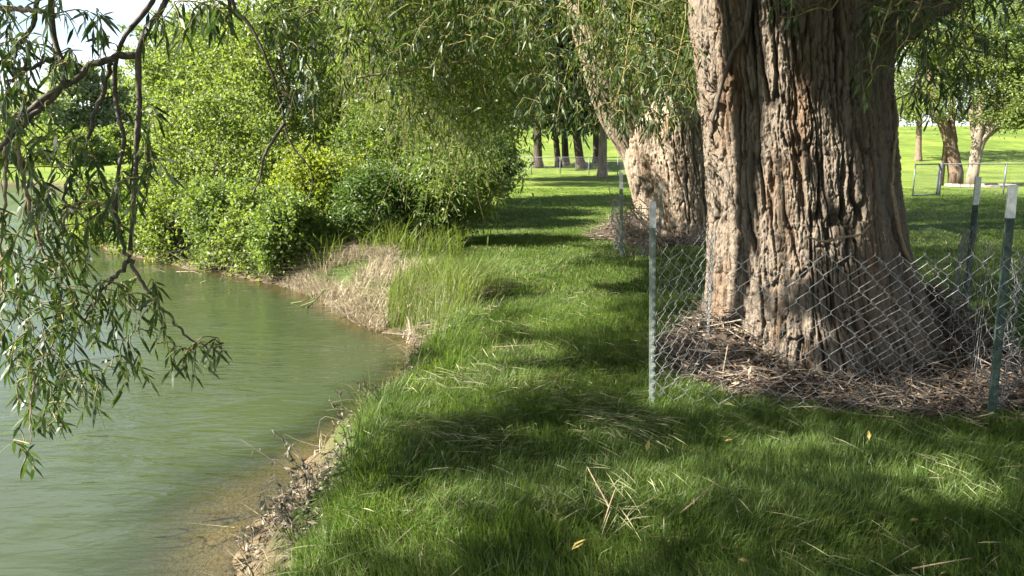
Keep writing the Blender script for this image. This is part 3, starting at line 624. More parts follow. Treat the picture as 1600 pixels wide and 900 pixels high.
def keep_for_light(B, soft=.12):
    """drop the leaves whose shadow would fall in the sunlit patches"""
    hit = np.zeros(len(B), bool); pos = np.zeros_like(B); on = np.zeros(len(B), bool)
    for f in np.linspace(0, 1, 80):
        q = B - SDIR * (f * B[:, 2] / SDIR[2])[:, None]
        h_ = (~hit) & (np.hypot(q[:, 0] - 2.4, q[:, 1] - TY) < .83) & (q[:, 2] < 3.4); pos[h_] = q[h_]; on |= h_; hit |= h_
    gq = B - SDIR * (B[:, 2] / SDIR[2])[:, None]; pos[~hit] = gq[~hit]
    x, y = project(pos); k = np.ones(len(B), bool); wv = .55 * (fbm(x / 38., y / 16., seed=64) - .5)
    for lst, m in ((TLIT, on), (LIT, ~on)):
        for a, b, sx, sy in lst:
            if lst is TLIT: sx *= 1.2; sy *= 1.2
            k &= ~(m & (((x - a) / sx) ** 2 + ((y - b) / sy) ** 2 + wv * 2 < 1.15))
    t2 = ((B[:, 0] - 2.55) * SDIR[0] + (B[:, 1] - 14.6) * SDIR[1]) / (SDIR[0] ** 2 + SDIR[1] ** 2)   # and on the second willow
    q = B - SDIR * t2[:, None]; m2 = (t2 > 0) & (np.hypot(q[:, 0] - 2.55, q[:, 1] - 14.6) < 1.0) & (q[:, 2] > .1) & (q[:, 2] < 3.6)
    k &= ~(m2 & (fbm(q[:, 1] * 2.2, q[:, 2] * 2.2, seed=66) < .56))
    return k | (RNG.random(len(B)) < soft)
cl = []; tries = 0
while len(cl) < 620 and tries < 9000:
    tries += 1
    if RNG.random() < .8: gpt = np.array([RNG.uniform(-1.1, 7.5), RNG.uniform(1.2, 9.5), 0])
    else: gpt = np.array([2.4 + RNG.uniform(-.8, .8), 5.2, RNG.uniform(0, 3)])
    zc = RNG.uniform(3.4, 6.2); c = gpt + SDIR * (zc - gpt[2]) / SDIR[2]
    X, Yp = project(c)
    if c[1] > .3 and Yp > -150 * 4 / max(c[1], 2): continue
    if lit_here(c, 1.12): continue
    cl.append(c)
cl = np.array(cl)
LIMBS = np.concatenate([smooth_path(p_, 60) for p_ in ([(1.9, 5.8, 3.4), (.6, 5.3, 4.1), (-1.2, 4.7, 4.5), (-3.2, 4.2, 4.5), (-5.5, 3.8, 4.3)], [(2.3, 5.7, 3.4), (1.9, 4.2, 4.2), (1.2, 2.2, 4.6), (.4, .4, 4.6)],
                        [(1.5, 5.95, 3.8), (-.6, 6.4, 5.0), (-3.0, 6.6, 5.6), (-6.0, 6.6, 5.6)], [(3.75, 5.4, 3.3), (4.9, 5.0, 4.6), (6.5, 4.6, 5.6)], [(2.3, 6.2, 3.4), (2.8, 7.4, 4.6), (3.4, 9.2, 5.6)])])
extra = np.stack([RNG.uniform(-1.5, 12.5, 1700), RNG.uniform(-6, 10, 1700), RNG.uniform(4.2, 7.6, 1700)], -1)
extra = extra[(project(extra)[1] < -260) | (extra[:, 1] < .3)]   # unseen clumps added overhead and at right to block sky light and deepen shade
tw = MB(); lf = MB(); ALLC = np.concatenate([cl, extra]); NET = LIMBS.copy()
for k in np.argsort([np.min(np.linalg.norm(LIMBS - c, axis=1)) for c in ALLC]):
    c = ALLC[k]; a = NET[np.argmin(np.linalg.norm(NET - c, axis=1))]; big_ = k >= len(cl)
    q = smooth_path([a, (a + c) / 2 + [0, 0, .08], c], 6); NET = np.concatenate([NET, q[2:]])
    if keep_for_light(q, 0).mean() > .6: tube(tw, q, np.linspace(.008, .004, 6), 4, False)
    n = 100 if big_ else 130; B = c + RNG.normal(size=(n, 3)) * (np.array([.4, .4, .3]) if big_ else np.array([.22, .22, .24]))
    B = B[keep_for_light(B, .012)]; n = len(B); f_ = 1.3 if big_ else 1
    if n: willow_leaves(lf, B, rand_unit(n) + np.array([0, 0, -.6]), f_ * RNG.uniform(.09, .14, n), f_ * RNG.uniform(.022, .033, n))
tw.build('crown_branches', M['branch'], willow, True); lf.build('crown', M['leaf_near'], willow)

# weeping strands of the second willow ---------------------------------
xs_ = [300, 360, 420, 470, 520, 560, 620, 680, 720, 760, 800, 850, 900, 960, 1000, 1060, 1100]
yb_ = [60, 85, 105, 170, 175, 195, 225, 265, 290, 275, 230, 210, 200, 180, 190, 210, 190]
st = MB(); lf = MB()
def strand(top, length, stm, lfm, L=.115, W=.022, step=.030, sway=.35):
    n = max(int(length / .18), 5); t = np.linspace(0, 1, n)[:, None]
    drift = RNG.normal(0, sway, 2)
    q = top + np.concatenate([drift[0] * t ** 1.5, drift[1] * t ** 1.5, -length * t], 1) + np.concatenate([.03 * np.sin(5 * t + RNG.random() * 6), .03 * np.sin(4 * t + RNG.random() * 6), 0 * t], 1)
    tube(stm, q, np.linspace(.0045, .002, n), 3, False)
    m = int(length / step); u = np.sort(RNG.random(m)) * (n - 1)
    B = np.stack([np.interp(u, np.arange(n), q[:, c]) for c in range(3)], -1) + RNG.normal(0, RNG.uniform(.03, .15), (m, 3))
    B = B[keep_for_light(B, .03)]; m = len(B)
    if m: willow_leaves(lfm, B, rand_unit(m) * .9 + np.array([0, 0, -.55]), L * RNG.uniform(.6, 1.25, m), W * RNG.uniform(.8, 1.25, m))
for k in range(850):
    x = RNG.uniform(330, 1090) if k % 4 else RNG.uniform(520, 800); yb = np.interp(x, xs_, yb_)
    if noise(x / 45., k * 0 + 3.0, seed=9) < .36 and k % 4: continue
    if x < 540 and k % 3: continue
    yb = yb - abs(RNG.normal(0, 75)) + RNG.normal(0, 14)
    Y = RNG.uniform(8.0, 13.2) if x > 480 else RNG.uniform(9.5, 13)
    if x > 930: Y = RNG.uniform(8.5, 13.0); yb -= 30
    bot = P(x, yb, Y); top_z = max(bot[2] + .5, 1.6 + .215 * Y + RNG.uniform(0, 1.4)); ln = min(top_z - bot[2], RNG.uniform(1.4, 3.4))
    strand(bot + np.array([0, 0, ln]), ln, st, lf)
for k in range(70):                          # veil in front of the fork
    x = RNG.uniform(870, 1085); Y = RNG.uniform(9.0, 12.0); b_ = P(x, RNG.uniform(95, 205), Y); ln = RNG.uniform(1.0, 2.2); strand(b_ + np.array([0, 0, ln]), ln, st, lf, step=.04)
# a few strands that trail lower, as at the middle of the photo
for x, y, Y in ((722, 345, 8.6), (716, 330, 8.9), (700, 342, 9.2), (745, 335, 9.0), (640, 330, 9.6), (668, 345, 9.4), (690, 300, 8.4), (760, 290, 8.8), (735, 300, 8.2), (600, 300, 9.5)):
    b_ = P(x, y, Y); strand(b_ + np.array([0, 0, 1.9]), 1.9, st, lf, step=.028)
cst = MB(); clf = MB()                          # unseen upper crown of the second willow, spread to shade the right lawn
W2L = np.concatenate([smooth_path(p_, 30) for p_ in ([(-.5, 12.5, 5.0), (-2.5, 11.0, 5.6), (-4.5, 9.8, 5.4)], [(.4, 14.8, 6.0), (-2.5, 14.0, 7.0), (-6, 12.5, 6.8)], [(3.4, 13.2, 6.2), (3.6, 11.2, 6.6)])])
for k in range(1150):
    c = np.array([4.0, 17.0, 8.8]) + rand_unit(1)[0] * np.array([8.0, 8.5, 4.2]) * RNG.random() ** .4
    if project(c)[1] > -60: continue
    a = W2L[np.argmin(np.linalg.norm(W2L - c, axis=1))]
    if k % 4 == 0: tube(cst, smooth_path([a, (a + c) / 2 + [0, 0, .3], c], 8), np.linspace(.03, .008, 8), 4, False)
    n = 70; B = c + RNG.normal(size=(n, 3)) * .5; B = B[keep_for_light(B, .1)]; n = len(B)
    if n: willow_leaves(clf, B, rand_unit(n) + np.array([0, 0, -.6]), RNG.uniform(.15, .24, n), RNG.uniform(.04, .06, n))
cst.build('crown_branches', M['branch'], W2, True); clf.build('crown', M['leaf_mid'], W2)
wst = st.build('weeping_branches', M['twig'], W2, True)
sub(lf, 'leaves', M['leaf_mid'], wst)

# ------------------------------------------------------------------ shrubs and trees
def clumps(center, rad, n_cl, per, cl_r, shell=.55, flat_bottom=True):
    u = rand_unit(n_cl); rr_ = shell + (1 - shell) * RNG.random(n_cl) ** .5
    f = .72 + .5 * fbm(u[:, 0] * 2 + center[0], u[:, 1] * 2 + center[1], u[:, 2] * 2 + 4, seed=17)
    c = center + u * rr_[:, None] * f[:, None] * np.asarray(rad)
    gk = noise(c[:, 0] * 1.5 / max(cl_r * 3.2, .2), c[:, 1] * 1.5 / max(cl_r * 3.2, .2), c[:, 2] * 1.5 / max(cl_r * 3.2, .2), seed=19) > .34; c = c[gk]; n_cl = len(c)
    sz = cl_r * RNG.uniform(.55, 1.3, n_cl)
    B = np.repeat(c, per, 0) + RNG.normal(size=(n_cl * per, 3)) * np.repeat(sz, per)[:, None] * np.array([.6, .6, .5])
    out_ = unit(np.repeat(c - center, per, 0) / np.asarray(rad))
    return c, B, out_
def shoots(c, center, k, gz, ln=(.25, .8)):
    """leaf positions along young shoots that stick out of a crown"""
    out_ = []; ov = []
    for i in range(k):
        a = c[RNG.integers(len(c))]; d = unit(unit(a - center) * np.array([1, 1, .6]) + np.array([0, 0, RNG.uniform(-.3, .9)]) + RNG.normal(0, .35, 3))
        L = RNG.uniform(*ln); m = int(L / .018); t = np.sort(RNG.random(m))[:, None]
        q = a + d * L * t + np.array([0, 0, -.25]) * L * t ** 2 + RNG.normal(0, .03, (m, 3)); out_.append(q); ov.append(np.repeat(d[None], m, 0))
    q = np.concatenate(out_); o_ = np.concatenate(ov); k_ = q[:, 2] > max(gz + .03, WZ + .03); return q[k_], o_[k_]
def shrub(name, label, cat, center, rad, n_cl, per, cl_r, L, W, mat, group, stems=6, shape='quad', base=None, stem_mat='stem', stem_r=.03, shell=.5):
    center = np.asarray(center, float); gz = float(height(center[:1], center[1:2])[0]) if base is None else base
    root = thing(name, label, cat, (center[0], center[1], gz), group)
    c, B, o_ = clumps(center, rad, int(n_cl * 1.5), int(per * 1.3), cl_r, shell); L *= 1.15; W *= 1.2
    k = B[:, 2] > np.maximum(height(B[:, 0], B[:, 1]) + .02, WZ + .02); B = B[k]; o_ = o_[k]; n = len(B)
    m_ = MB()
    for i in range(stems * 3):
        t = c[RNG.integers(len(c))]; b_ = np.array([center[0] + RNG.normal(0, .16 * rad[0]), center[1] + RNG.normal(0, .16 * rad[1]), gz - .05])
        mid = (b_ + t) / 2 + np.array([RNG.normal(0, .12), RNG.normal(0, .12), .15 * rad[2]])
        tube(m_, smooth_path([b_, mid, t], 14), np.linspace(stem_r, stem_r * .2, 14) * (1 if i < stems else .45), 6)
    m_.build('stem', M[stem_mat], root, True)
    sb, so = shoots(c, center, 26 + len(c) // 8, gz)
    B = np.concatenate([B, sb]); o_ = np.concatenate([o_, so]); n = len(B)
    D = rand_unit(n) + o_ * .5 + np.array([0, 0, -.15]); m_ = MB()
    (quad_leaves if shape == 'quad' else willow_leaves)(m_, B, D, L * RNG.uniform(.6, 1.3, n), W * RNG.uniform(.7, 1.25, n))
    m_.build('foliage', M[mat], root)
    return root
def pc(px, py, Y): return P(px, py, Y)
def rpx(sx, sy, Y): return sx * Y / F, sy * Y / F
BG = 'shrubs crowding the far side of the cove'
def bush(label, px, py, Y, sx, sy, dy, n_cl, per, mat, L=.065, W=.042, cl_r=.28, name='shrub', cat='shrub', shape='quad', stems=7, group=BG, shell=.5):
    a, b = rpx(sx, sy, Y)
    return shrub(name, label, cat, pc(px, py, Y), (a, dy, b), n_cl, per, cl_r, L, W, mat, group, stems, shape, shell=shell)
bush('tallest light green shrub, leaning out above bare sticks', 345, 285, 15.5, 125, 130, 1.4, 260, 75, 'leaf_bright')
bush('rounded green shrub, leftmost of the tall ones, at the far corner of the cove', 200, 335, 17.2, 82, 70, 1.2, 170, 65, 'leaf_bright')
bush('yellow green shrub, the brightest one by the water', 505, 315, 13.6, 75, 92, .9, 170, 75, 'leaf_yellow', .06, .042, .22)
bush('dense dark green shrub beside the yellow green one, above the dry grass', 600, 335, 12.8, 82, 70, .9, 200, 75, 'leaf_dark', .06, .03, .22)
bush('small bright green shrub hanging over the muddy waterline', 470, 378, 13.2, 48, 40, .6, 90, 60, 'leaf_bright', .055, .04, .18)
bush('mid green shrub low between light and yellow green shrubs', 400, 365, 14.2, 62, 52, .8, 120, 70, 'leaf_bright', .06, .042, .22)
bush('leafy shrub with narrow leaves at the edge of the lawn', 700, 290, 13.2, 75, 62, .9, 150, 70, 'leaf_mid', .085, .02, .24, shape='willow')
bush('dark shrub at the end of the hedge where the lawn opens', 762, 262, 19, 36, 50, .9, 110, 70, 'leaf_dark', .09, .03, .3, shape='willow')
bush('green shrub in the shade beneath the weeping willow strands', 640, 235, 16.5, 110, 85, 1.4, 210, 70, 'leaf_mid', .09, .03, .34)
for k, (px, py, sx, hz_) in enumerate(((150, 384, 55, .75), (205, 400, 60, .8), (265, 414, 55, .85), (325, 424, 55, .9), (395, 436, 50, .8), (440, 446, 40, .7))):
    g0 = G(px, py, WZ); Y = g0[1] + .55; a_ = sx * Y / F
    shrub('shrub', ('low shrub trailing in the water at the far left corner of the cove', 'low green shrub over the water right of the corner shrub', 'leafy shrub hanging low over the bleached deadwood',
          'small shrub over the muddy edge left of the yellow green shrub', 'round green shrub dipping to the water below the yellow green one', 'smallest green shrub of the waterline next to the dry grass')[k],
          'shrub', (g0[0], Y, .18), (a_, .75, hz_), 110, 70, .22, .06, .042, ('leaf_bright', 'leaf_mid')[k % 2], BG, 6, base=float(height(g0[:1], np.array([Y]))[0]))
# trees rising behind the shrubs
def tree(label, px_base, Y, trunk_h, r0, crown_c, crown_r, n_cl, per, cl_r, L, W, mat, bark, group, name='tree', shape='quad', lean=(0, 0), nlimb=6, base_z=None, shell=.45, forks=None):
    b = P(px_base, 300, Y); gz = float(height(b[:1], b[1:2])[0]) if base_z is None else base_z
    root = thing(name, label, 'tree', (b[0], Y, gz), group)
    top = np.array([b[0] + lean[0], Y + lean[1], gz + trunk_h]); m_ = MB()
    q = smooth_path([(b[0], Y, gz - .1), (b[0] + lean[0] * .35, Y, gz + trunk_h * .5), top], 24)
    rad = np.linspace(r0, r0 * .55, 24); rad[:4] *= np.array([1.5, 1.25, 1.12, 1.04]); rad *= RNG.uniform(.95, 1.05, 24)
    tube(m_, q, rad, 10); m_.build('trunk', M[bark], root, True)
    c, B, o_ = clumps(np.asarray(crown_c, float), crown_r, int(n_cl * 1.6), int(per * 1.2), cl_r, shell); L *= 1.2; W *= 1.3
    for i in range(nlimb):
        t = c[RNG.integers(len(c))]; s0 = q[RNG.integers(11, 24)]; m_ = MB()
        tube(m_, smooth_path([s0, (s0 + t) / 2 + [0, 0, .1 * crown_r[2]], t], 12), np.linspace(r0 * .45, r0 * .1, 12), 6); m_.build('limb', M[bark], root, True)
    k = B[:, 2] > gz + .3; B = B[k]; o_ = o_[k]
    sb, so = shoots(c, np.asarray(crown_c, float), 40 + len(c) // 6, gz, (.5, 1.6)); B = np.concatenate([B, sb]); o_ = np.concatenate([o_, so]); n = len(B); m_ = MB()
    (quad_leaves if shape == 'quad' else willow_leaves)(m_, B, rand_unit(n) + .5 * o_, L * RNG.uniform(.6, 1.3, n), W * RNG.uniform(.7, 1.25, n))
    m_.build('crown', M[mat], root)
    return root
TG = 'trees behind the shrubs on the river bank'
def tr_px(label, pxb, Y, cpx, cpy, sx, sy, dy, n_cl, per, cl_r, L, W, mat, bark='stem', r0=.14, group=TG, **kw):
    c = P(cpx, cpy, Y); a, b = rpx(sx, sy, Y)
    return tree(label, pxb, Y, max(1.0, c[2] - .3), r0, c, (a, dy, b), n_cl, per, cl_r, L, W, mat, bark, group, lean=(c[0] - P(pxb, 300, Y)[0], 0), **kw)
tr_px('pale sunlit tree with fine airy foliage behind the light green shrub', 340, 21, 335, 135, 95, 105, 1.9, 210, 60, .42, .10, .045, 'leaf_pale')
tr_px('tall light green tree behind the yellow green shrub', 455, 19, 455, 130, 120, 130, 1.9, 280, 70, .40, .09, .045, 'leaf_bright')
tr_px('tall dense tree behind the weeping strands', 600, 23, 600, 60, 150, 170, 2.2, 330, 70, .55, .12, .05, 'leaf_mid')
tr_px('dark tree behind the weeping strands at the edge of the lawn', 740, 25, 735, 85, 90, 140, 2.0, 240, 70, .5, .12, .05, 'leaf_dark')
tr_px('pale tree with its crown over the river at the left end of the bank', 275, 27, 312, 105, 55, 60, 2.0, 90, 50, .45, .13, .05, 'leaf_pale')
tr_px('tall shade tree farther up the bank', 690, 36, 660, -60, 170, 160, 5, 300, 60, .9, .2, .09, 'leaf_mid', r0=.25)
tr_px('round shade tree farthest up the bank', 765, 44, 740, 60, 90, 150, 4, 220, 60, 1.0, .22, .1, 'leaf_dark', r0=.25)

# conifers across the lawn --------------------------------------------
CG = 'dark trunked conifers beyond the fence'
def conifer(label, pxb, Y, pxt, r0, top, spread, mat='needle', bark='bark_dark', skirt=3.3, lean_top=0, n=3200):
    b = P(pxb, 270, Y); gz = float(height(b[:1], b[1:2])[0]); root = thing('conifer_tree', label, 'tree', (b[0], Y, gz), CG)
    t = P(pxt, 200, Y); q = smooth_path([(b[0], Y, gz - .1), ((b[0] + t[0]) / 2, Y, gz + 2), (t[0], Y, gz + 4.5), (t[0] + lean_top, Y, gz + top)], 30); m_ = MB()
    rad = np.linspace(r0, .05, 30); rad[:2] *= 1.25; tube(m_, q, rad, 10); m_.build('trunk', M[bark], root, True)
    m_ = MB(); lm = MB()
    for i in range(46):
        z = gz + skirt + (top - skirt) * RNG.random() ** 1.1; f = 1 - (z - gz - skirt) / (top - skirt + .5)
        a = RNG.uniform(0, 2 * math.pi); Ln = spread * (.35 + .75 * f) * RNG.uniform(.7, 1.1)
        s0 = np.array([np.interp(z, q[:, 2], q[:, 0]), Y, z]); e = s0 + np.array([math.cos(a) * Ln, math.sin(a) * Ln, -.25 * Ln])
        bq = smooth_path([s0, (s0 + e) / 2 + [0, 0, .12 * Ln], e], 8); tube(lm, bq, np.linspace(.05, .015, 8), 5, False)
        m = n // 14; u = RNG.uniform(1.2, 7, m); B = np.stack([np.interp(u, np.arange(8), bq[:, k]) for k in range(3)], -1) + RNG.normal(0, .16, (m, 3)) * [1, 1, .8]
        quad_leaves(m_, B, rand_unit(m) + (e - s0) / Ln * .8 + [0, 0, -.5], RNG.uniform(.3, .6, m), RNG.uniform(.08, .15, m))
    tag(lm.build('branches', M[bark], root, True), kind='stuff'); m_.build('crown', M[mat], root)
conifer('leftmost dark conifer trunk, thick and upright beyond the fence', 841, 56, 839, .36, 13, 3.2)
conifer('thin dark conifer trunk curving left, second of the row beyond the fence', 873, 57, 864, .26, 12, 2.6)
conifer('upright dark conifer trunk beside the curving one', 884, 58, 880, .30, 13, 2.8)
conifer('dark conifer trunk leaning left in the middle of the row', 908, 56, 896, .36, 14, 3.2)
conifer('dark conifer trunk just behind the pale grey trunk', 932, 60, 930, .30, 13, 3.0)
conifer('conifer with a pale grey trunk standing on the near side of the fence', 941, 47, 943, .30, 14, 2.6, bark='bark_pale', skirt=3.6)

# trees at the right, on the far lawn ----------------------------------
RG = 'multi-stemmed trees on the far right lawn'
def multi(label, pxb, Y, stems, crown, mat, bark, group=RG):
    b = P(pxb, 274, Y); gz = float(height(b[:1], b[1:2])[0]); root = thing('tree', label, 'tree', (b[0], Y, gz), group); tips = []
    for lst, r0, r1 in stems:
        m_ = MB(); q = smooth_path([P(x, y, Y + dy) for x, y, dy in lst], 26); q[0][2] = min(q[0][2], gz - .05)
        tube(m_, q + .012 * RNG.normal(size=q.shape), np.linspace(r0, r1, 26), 10); m_.build('trunk', M[bark], root, True); tips.append(q[12:])
    tips = np.concatenate(tips); m_ = MB()
    for px, py, sx, sy, dy, n_cl, per in crown:
        c = P(px, py, Y); a, bb = rpx(sx, sy, Y); cc, B, o_ = clumps(c, (a, dy, bb), int(n_cl * 1.3), per * 2, .45, .25); n = len(B)
        quad_leaves(m_, B, rand_unit(n) + .4 * o_, RNG.uniform(.10, .22, n), RNG.uniform(.05, .09, n))
    m_.build('crown', M[mat], root)
multi('dark trunked tree beside the pale multi-stemmed one on the right lawn', 1492, 37,
      [([(1494, 276, 0), (1488, 240, 0), (1478, 205, 0), (1462, 165, 0), (1450, 110, 0)], .36, .12), ([(1492, 262, -.1), (1490, 220, 0), (1487, 190, 0), (1492, 130, .2)], .22, .10), ([(1480, 205, 0), (1460, 185, 0), (1440, 165, 0)], .10, .05)],
      [(1455, 120, 55, 55, 2.2, 60, 50), (1500, 60, 60, 80, 2.2, 90, 50), (1440, 40, 60, 60, 2, 60, 50), (1430, 165, 45, 22, 2, 40, 40), (1500, 172, 40, 18, 2, 26, 40)], 'leaf_bright', 'bark_red')
multi('sunlit multi-stemmed tree rising from the stone ring', 1523, 36,
      [([(1520, 276, 0), (1524, 240, 0), (1530, 200, 0), (1533, 150, 0), (1535, 90, 0)], .26, .10), ([(1524, 262, -.1), (1533, 225, 0), (1546, 190, 0), (1560, 140, 0), (1566, 70, 0)], .20, .08),
       ([(1526, 250, .1), (1540, 218, .1), (1562, 200, 0), (1590, 180, 0)], .12, .05), ([(1530, 225, 0), (1550, 200, -.2), (1575, 165, -.3), (1600, 120, -.3)], .12, .05), ([(1523, 220, .1), (1518, 180, .1), (1520, 110, .1)], .14, .06)],
      [(1560, 110, 70, 70, 2.2, 90, 46), (1530, 40, 70, 70, 2.2, 80, 46), (1610, 150, 50, 50, 2, 60, 46), (1620, 60, 60, 70, 2, 60, 46), (1575, 178, 50, 18, 2, 34, 40)], 'leaf_bright', 'bark_pale')
for k, (px, Y, lab) in enumerate(((1680, 44, 'leafy tree at the right edge of the far lawn'), (1430, 62, 'tree behind the dark trunked tree on the right lawn'))):
    tr_px(lab, px, Y, px, 60, 90, 110, 4, 130, 55, .9, .22, .1, 'leaf_mid', 'bark_red', .25, 'trees at the back of the right lawn')
m_ = MB(); c = P(1532, 277, 35.7); c[2] = float(height(c[:1], c[1:2])[0]); ring = thing('stone_tree_ring', 'low pale stone ring around the foot of the multi-stemmed tree', 'tree ring', c)
for k in range(22):
    a0, a1 = 2 * math.pi * k / 22, 2 * math.pi * (k + .93) / 22; V = []
    hh = .10 + .03 * RNG.random()
    for a in (a0, a1):
        for r_, z in ((1.25, 0), (1.25, hh), (1.0, hh), (1.0, 0)): V.append(c + [r_ * math.cos(a) * 1.25, r_ * math.sin(a), z])
    m_.add(V, [(0, 1, 5, 4), (1, 2, 6, 5), (2, 3, 7, 6), (0, 3, 2, 1), (4, 5, 6, 7)])
m_.build('stone_edging', M['stone'], ring)

# far bank across the river --------------------------------------------
FG = 'trees on the far bank of the river'
def far_tree(label, px, Y, top_y, sx, mat, base_y=250, name='tree', n=120, group=FG):
    c0 = P(px, base_y, Y); c1 = P(px, top_y, Y); cz = (c0[2] + c1[2]) / 2
    tree(label, px, Y, cz - .6, .25, (c0[0], Y, cz), (sx * Y / F, sx * Y / F * .9, (c1[2] - c0[2]) / 2), n, 40, .9, .5, .26, mat, 'stem', group, name, nlimb=5, shell=.3)
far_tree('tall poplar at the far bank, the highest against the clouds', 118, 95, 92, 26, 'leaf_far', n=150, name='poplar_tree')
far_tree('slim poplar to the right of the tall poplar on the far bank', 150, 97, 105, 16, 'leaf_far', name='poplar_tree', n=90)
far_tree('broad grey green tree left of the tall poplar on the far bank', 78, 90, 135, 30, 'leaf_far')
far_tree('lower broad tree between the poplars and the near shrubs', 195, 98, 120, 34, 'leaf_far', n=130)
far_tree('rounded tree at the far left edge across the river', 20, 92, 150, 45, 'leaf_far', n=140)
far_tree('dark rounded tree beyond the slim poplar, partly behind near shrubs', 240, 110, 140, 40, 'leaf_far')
HG = 'yellow green bushes along the far waterline'
for px, Y, ty, sx in ((-40, 62, 212, 45), (30, 63, 205, 42), (85, 61, 198, 40), (140, 60, 205, 36), (185, 64, 195, 34)):
    c0 = P(px, 286, Y); c1 = P(px, ty, Y); cz = (c0[2] + c1[2]) / 2
    shrub('bush', 'yellow green bush in the row along the far waterline', 'bush', (c0[0], Y, cz), (sx * Y / F, 1.8, (c1[2] - c0[2]) / 2), 110, 40, .5, .3, .16, 'leaf_pale', HG, 3, base=0)

# ------------------------------------------------------------------ fences
def chain_mesh(mb, plan, H, q=.07, rad=.0034, wob=None, z0=0.0, sides=3, smax=None, s0=0.0, depth=.006):
    """woven diamonds: one zigzag wire per column along a plan path"""
    plan = np.asarray(plan, float); d = np.concatenate([[0], np.cumsum(np.linalg.norm(np.diff(plan, axis=0), axis=1))])
    nv = int(H / q) + 1; end = smax or d[-1]
    for i in range(int((end - s0) / q)):
        k = np.arange(nv); lr = (k + i) % 2
        s = s0 + (i + lr) * q; z = k * q
        # straight runs with short knuckles
        S = np.repeat(s, 2).astype(float); Z = np.repeat(z, 2).astype(float); Z[0::2] -= q * .10; Z[1::2] += q * .10
        off = np.where(np.repeat(lr, 2) == 1, depth, -depth)
        x = np.interp(S, d, plan[:, 0]); y = np.interp(S, d, plan[:, 1])
        x2 = np.interp(np.minimum(S + .02, d[-1]), d, plan[:, 0]); y2 = np.interp(np.minimum(S + .02, d[-1]), d, plan[:, 1])
        x1 = np.interp(np.maximum(S - .02, 0), d, plan[:, 0]); y1 = np.interp(np.maximum(S - .02, 0), d, plan[:, 1])
        tx, ty = x2 - x1, y2 - y1; l = np.hypot(tx, ty) + 1e-9
        pts = np.stack([x + off * ty / l, y - off * tx / l, z0 + Z], -1)
        if wob: pts = wob(pts, S, Z)
        tube(mb, pts, rad, sides, False)
def t_post(root, base, top, tip_len, mat, tipmat, size=.038):
    base = np.asarray(base, float); top = np.asarray(top, float); ax = unit(top - base); ln = np.linalg.norm(top - base)
    e1 = unit(np.cross(ax, np.array([0, 1.0, 0]))); e2 = np.cross(e1, ax); w = size / 2
    prof = np.array([(-w, 0), (w, 0), (w, .005), (.004, .007), (.004, size), (-.004, size), (-.004, .007), (-w, .005)])
    def ext(mb, a, b, sc):
        V = [base + ax * s + e1 * p[0] * sc - e2 * (.5 * size - p[1]) * sc for s in (a, b) for p in prof]; m = len(prof)
        mb.add(V, [(i, (i + 1) % m, m + (i + 1) % m, m + i) for i in range(m)], [tuple(range(m, 2 * m))])
    m_ = MB(); ext(m_, -.3, ln - tip_len, 1)
    for s in np.arange(.06, ln - tip_len, .055):            # studs on the face
        c = base + ax * s - e2 * (.5 * size + .004); h = .009
        V = [c + e1 * a * .008 + ax * b * h + e2 * cc for cc in (-.005, .006) for a, b in ((-1, -1), (1, -1), (1, 1), (-1, 1))]
        m_.add(V, [(0, 1, 2, 3), (0, 4, 5, 1), (1, 5, 6, 2), (2, 6, 7, 3), (3, 7, 4, 0)])
    p = m_.build('post', M[mat], root)
    m_ = MB(); ext(m_, ln - tip_len, ln, 1.06); sub(m_, 'painted_tip', M[tipmat], p)
    return p
A = G(1018, 640, 0); B_ = G(1546, 656, 0); C_ = P(1527, 300, 6.4); C_[2] = 0; D_ = np.array([2.35, 7.7, 0])
guard = thing('wire_guard', 'chain link guard on steel posts round the foreground willow trunk', 'fence', (2.4, 4.6, 0), 'wire guards around the willows')
t_post(guard, A, P(1019, 314, A[1]), .16, 'post_pale', 'post_grey', .037)
t_post(guard, B_, P(1580, 289, B_[1] + .02), .19, 'post_green', 'post_white', .046)
t_post(guard, C_, P(1527, 276, 6.4), .24, 'post_green', 'post_white', .046)
t_post(guard, D_, D_ + [0, 0, 1.45], .2, 'post_green', 'post_white')
fx = lambda a, b, t, bul: a + (b - a) * t + np.array([0, -bul * math.sin(math.pi * t), 0])
front = [fx(A, B_, t, .10) for t in np.linspace(0, 1, 14)]
loop = [B_ + np.array(v) for v in ((.02, -.03, 0), (.10, .02, 0), (.17, .16, 0), (.14, .34, 0), (.24, .6, 0), (.30, .95, 0))]
back = [fx(loop[-1], C_, t, 0) for t in (.5, 1)] + [np.array(v) for v in ((3.7, 7.3, 0), (3.0, 7.7, 0))] + [D_ + np.array([0, .05, 0])]
side = [np.array(v) for v in ((1.50, 5.55, 0), (1.40, 5.1, 0), (1.15, 4.75, 0))]
plan = smooth_path(side + front + loop + back, 240)
def wob(pts, S, Z):
    a = .055 * (noise(S * 1.3, Z * 1.5, seed=81) - .5) * 2; b = .016 * (noise(S * 5, Z * 5, seed=82) - .5) * 2; c = .05 * (noise(S * 1.1, Z * .4, seed=83) - .5) * 2 * (Z / 1.0)
    pts = pts.copy(); pts[:, 1] += a + b; pts[:, 0] += .5 * b + .02 * (noise(S * 3, Z * 3, seed=84) - .5); pts[:, 2] += c + .018 * (noise(S * 4, Z * 4, seed=85) - .5)
    return pts
m_ = MB(); chain_mesh(m_, plan, 1.05, .069, .0021, wob, .0)
def wob2(pts, S, Z):
    p = wob(pts, S, Z); p[:, 1] += .05 + .03 * np.sin(S * 2); p[:, 2] += .02 + .03 * np.sin(S * 3 + 1); return p
chain_mesh(m_, plan, 1.02, .069, .0021, wob2, .0, s0=2.45, smax=3.05)
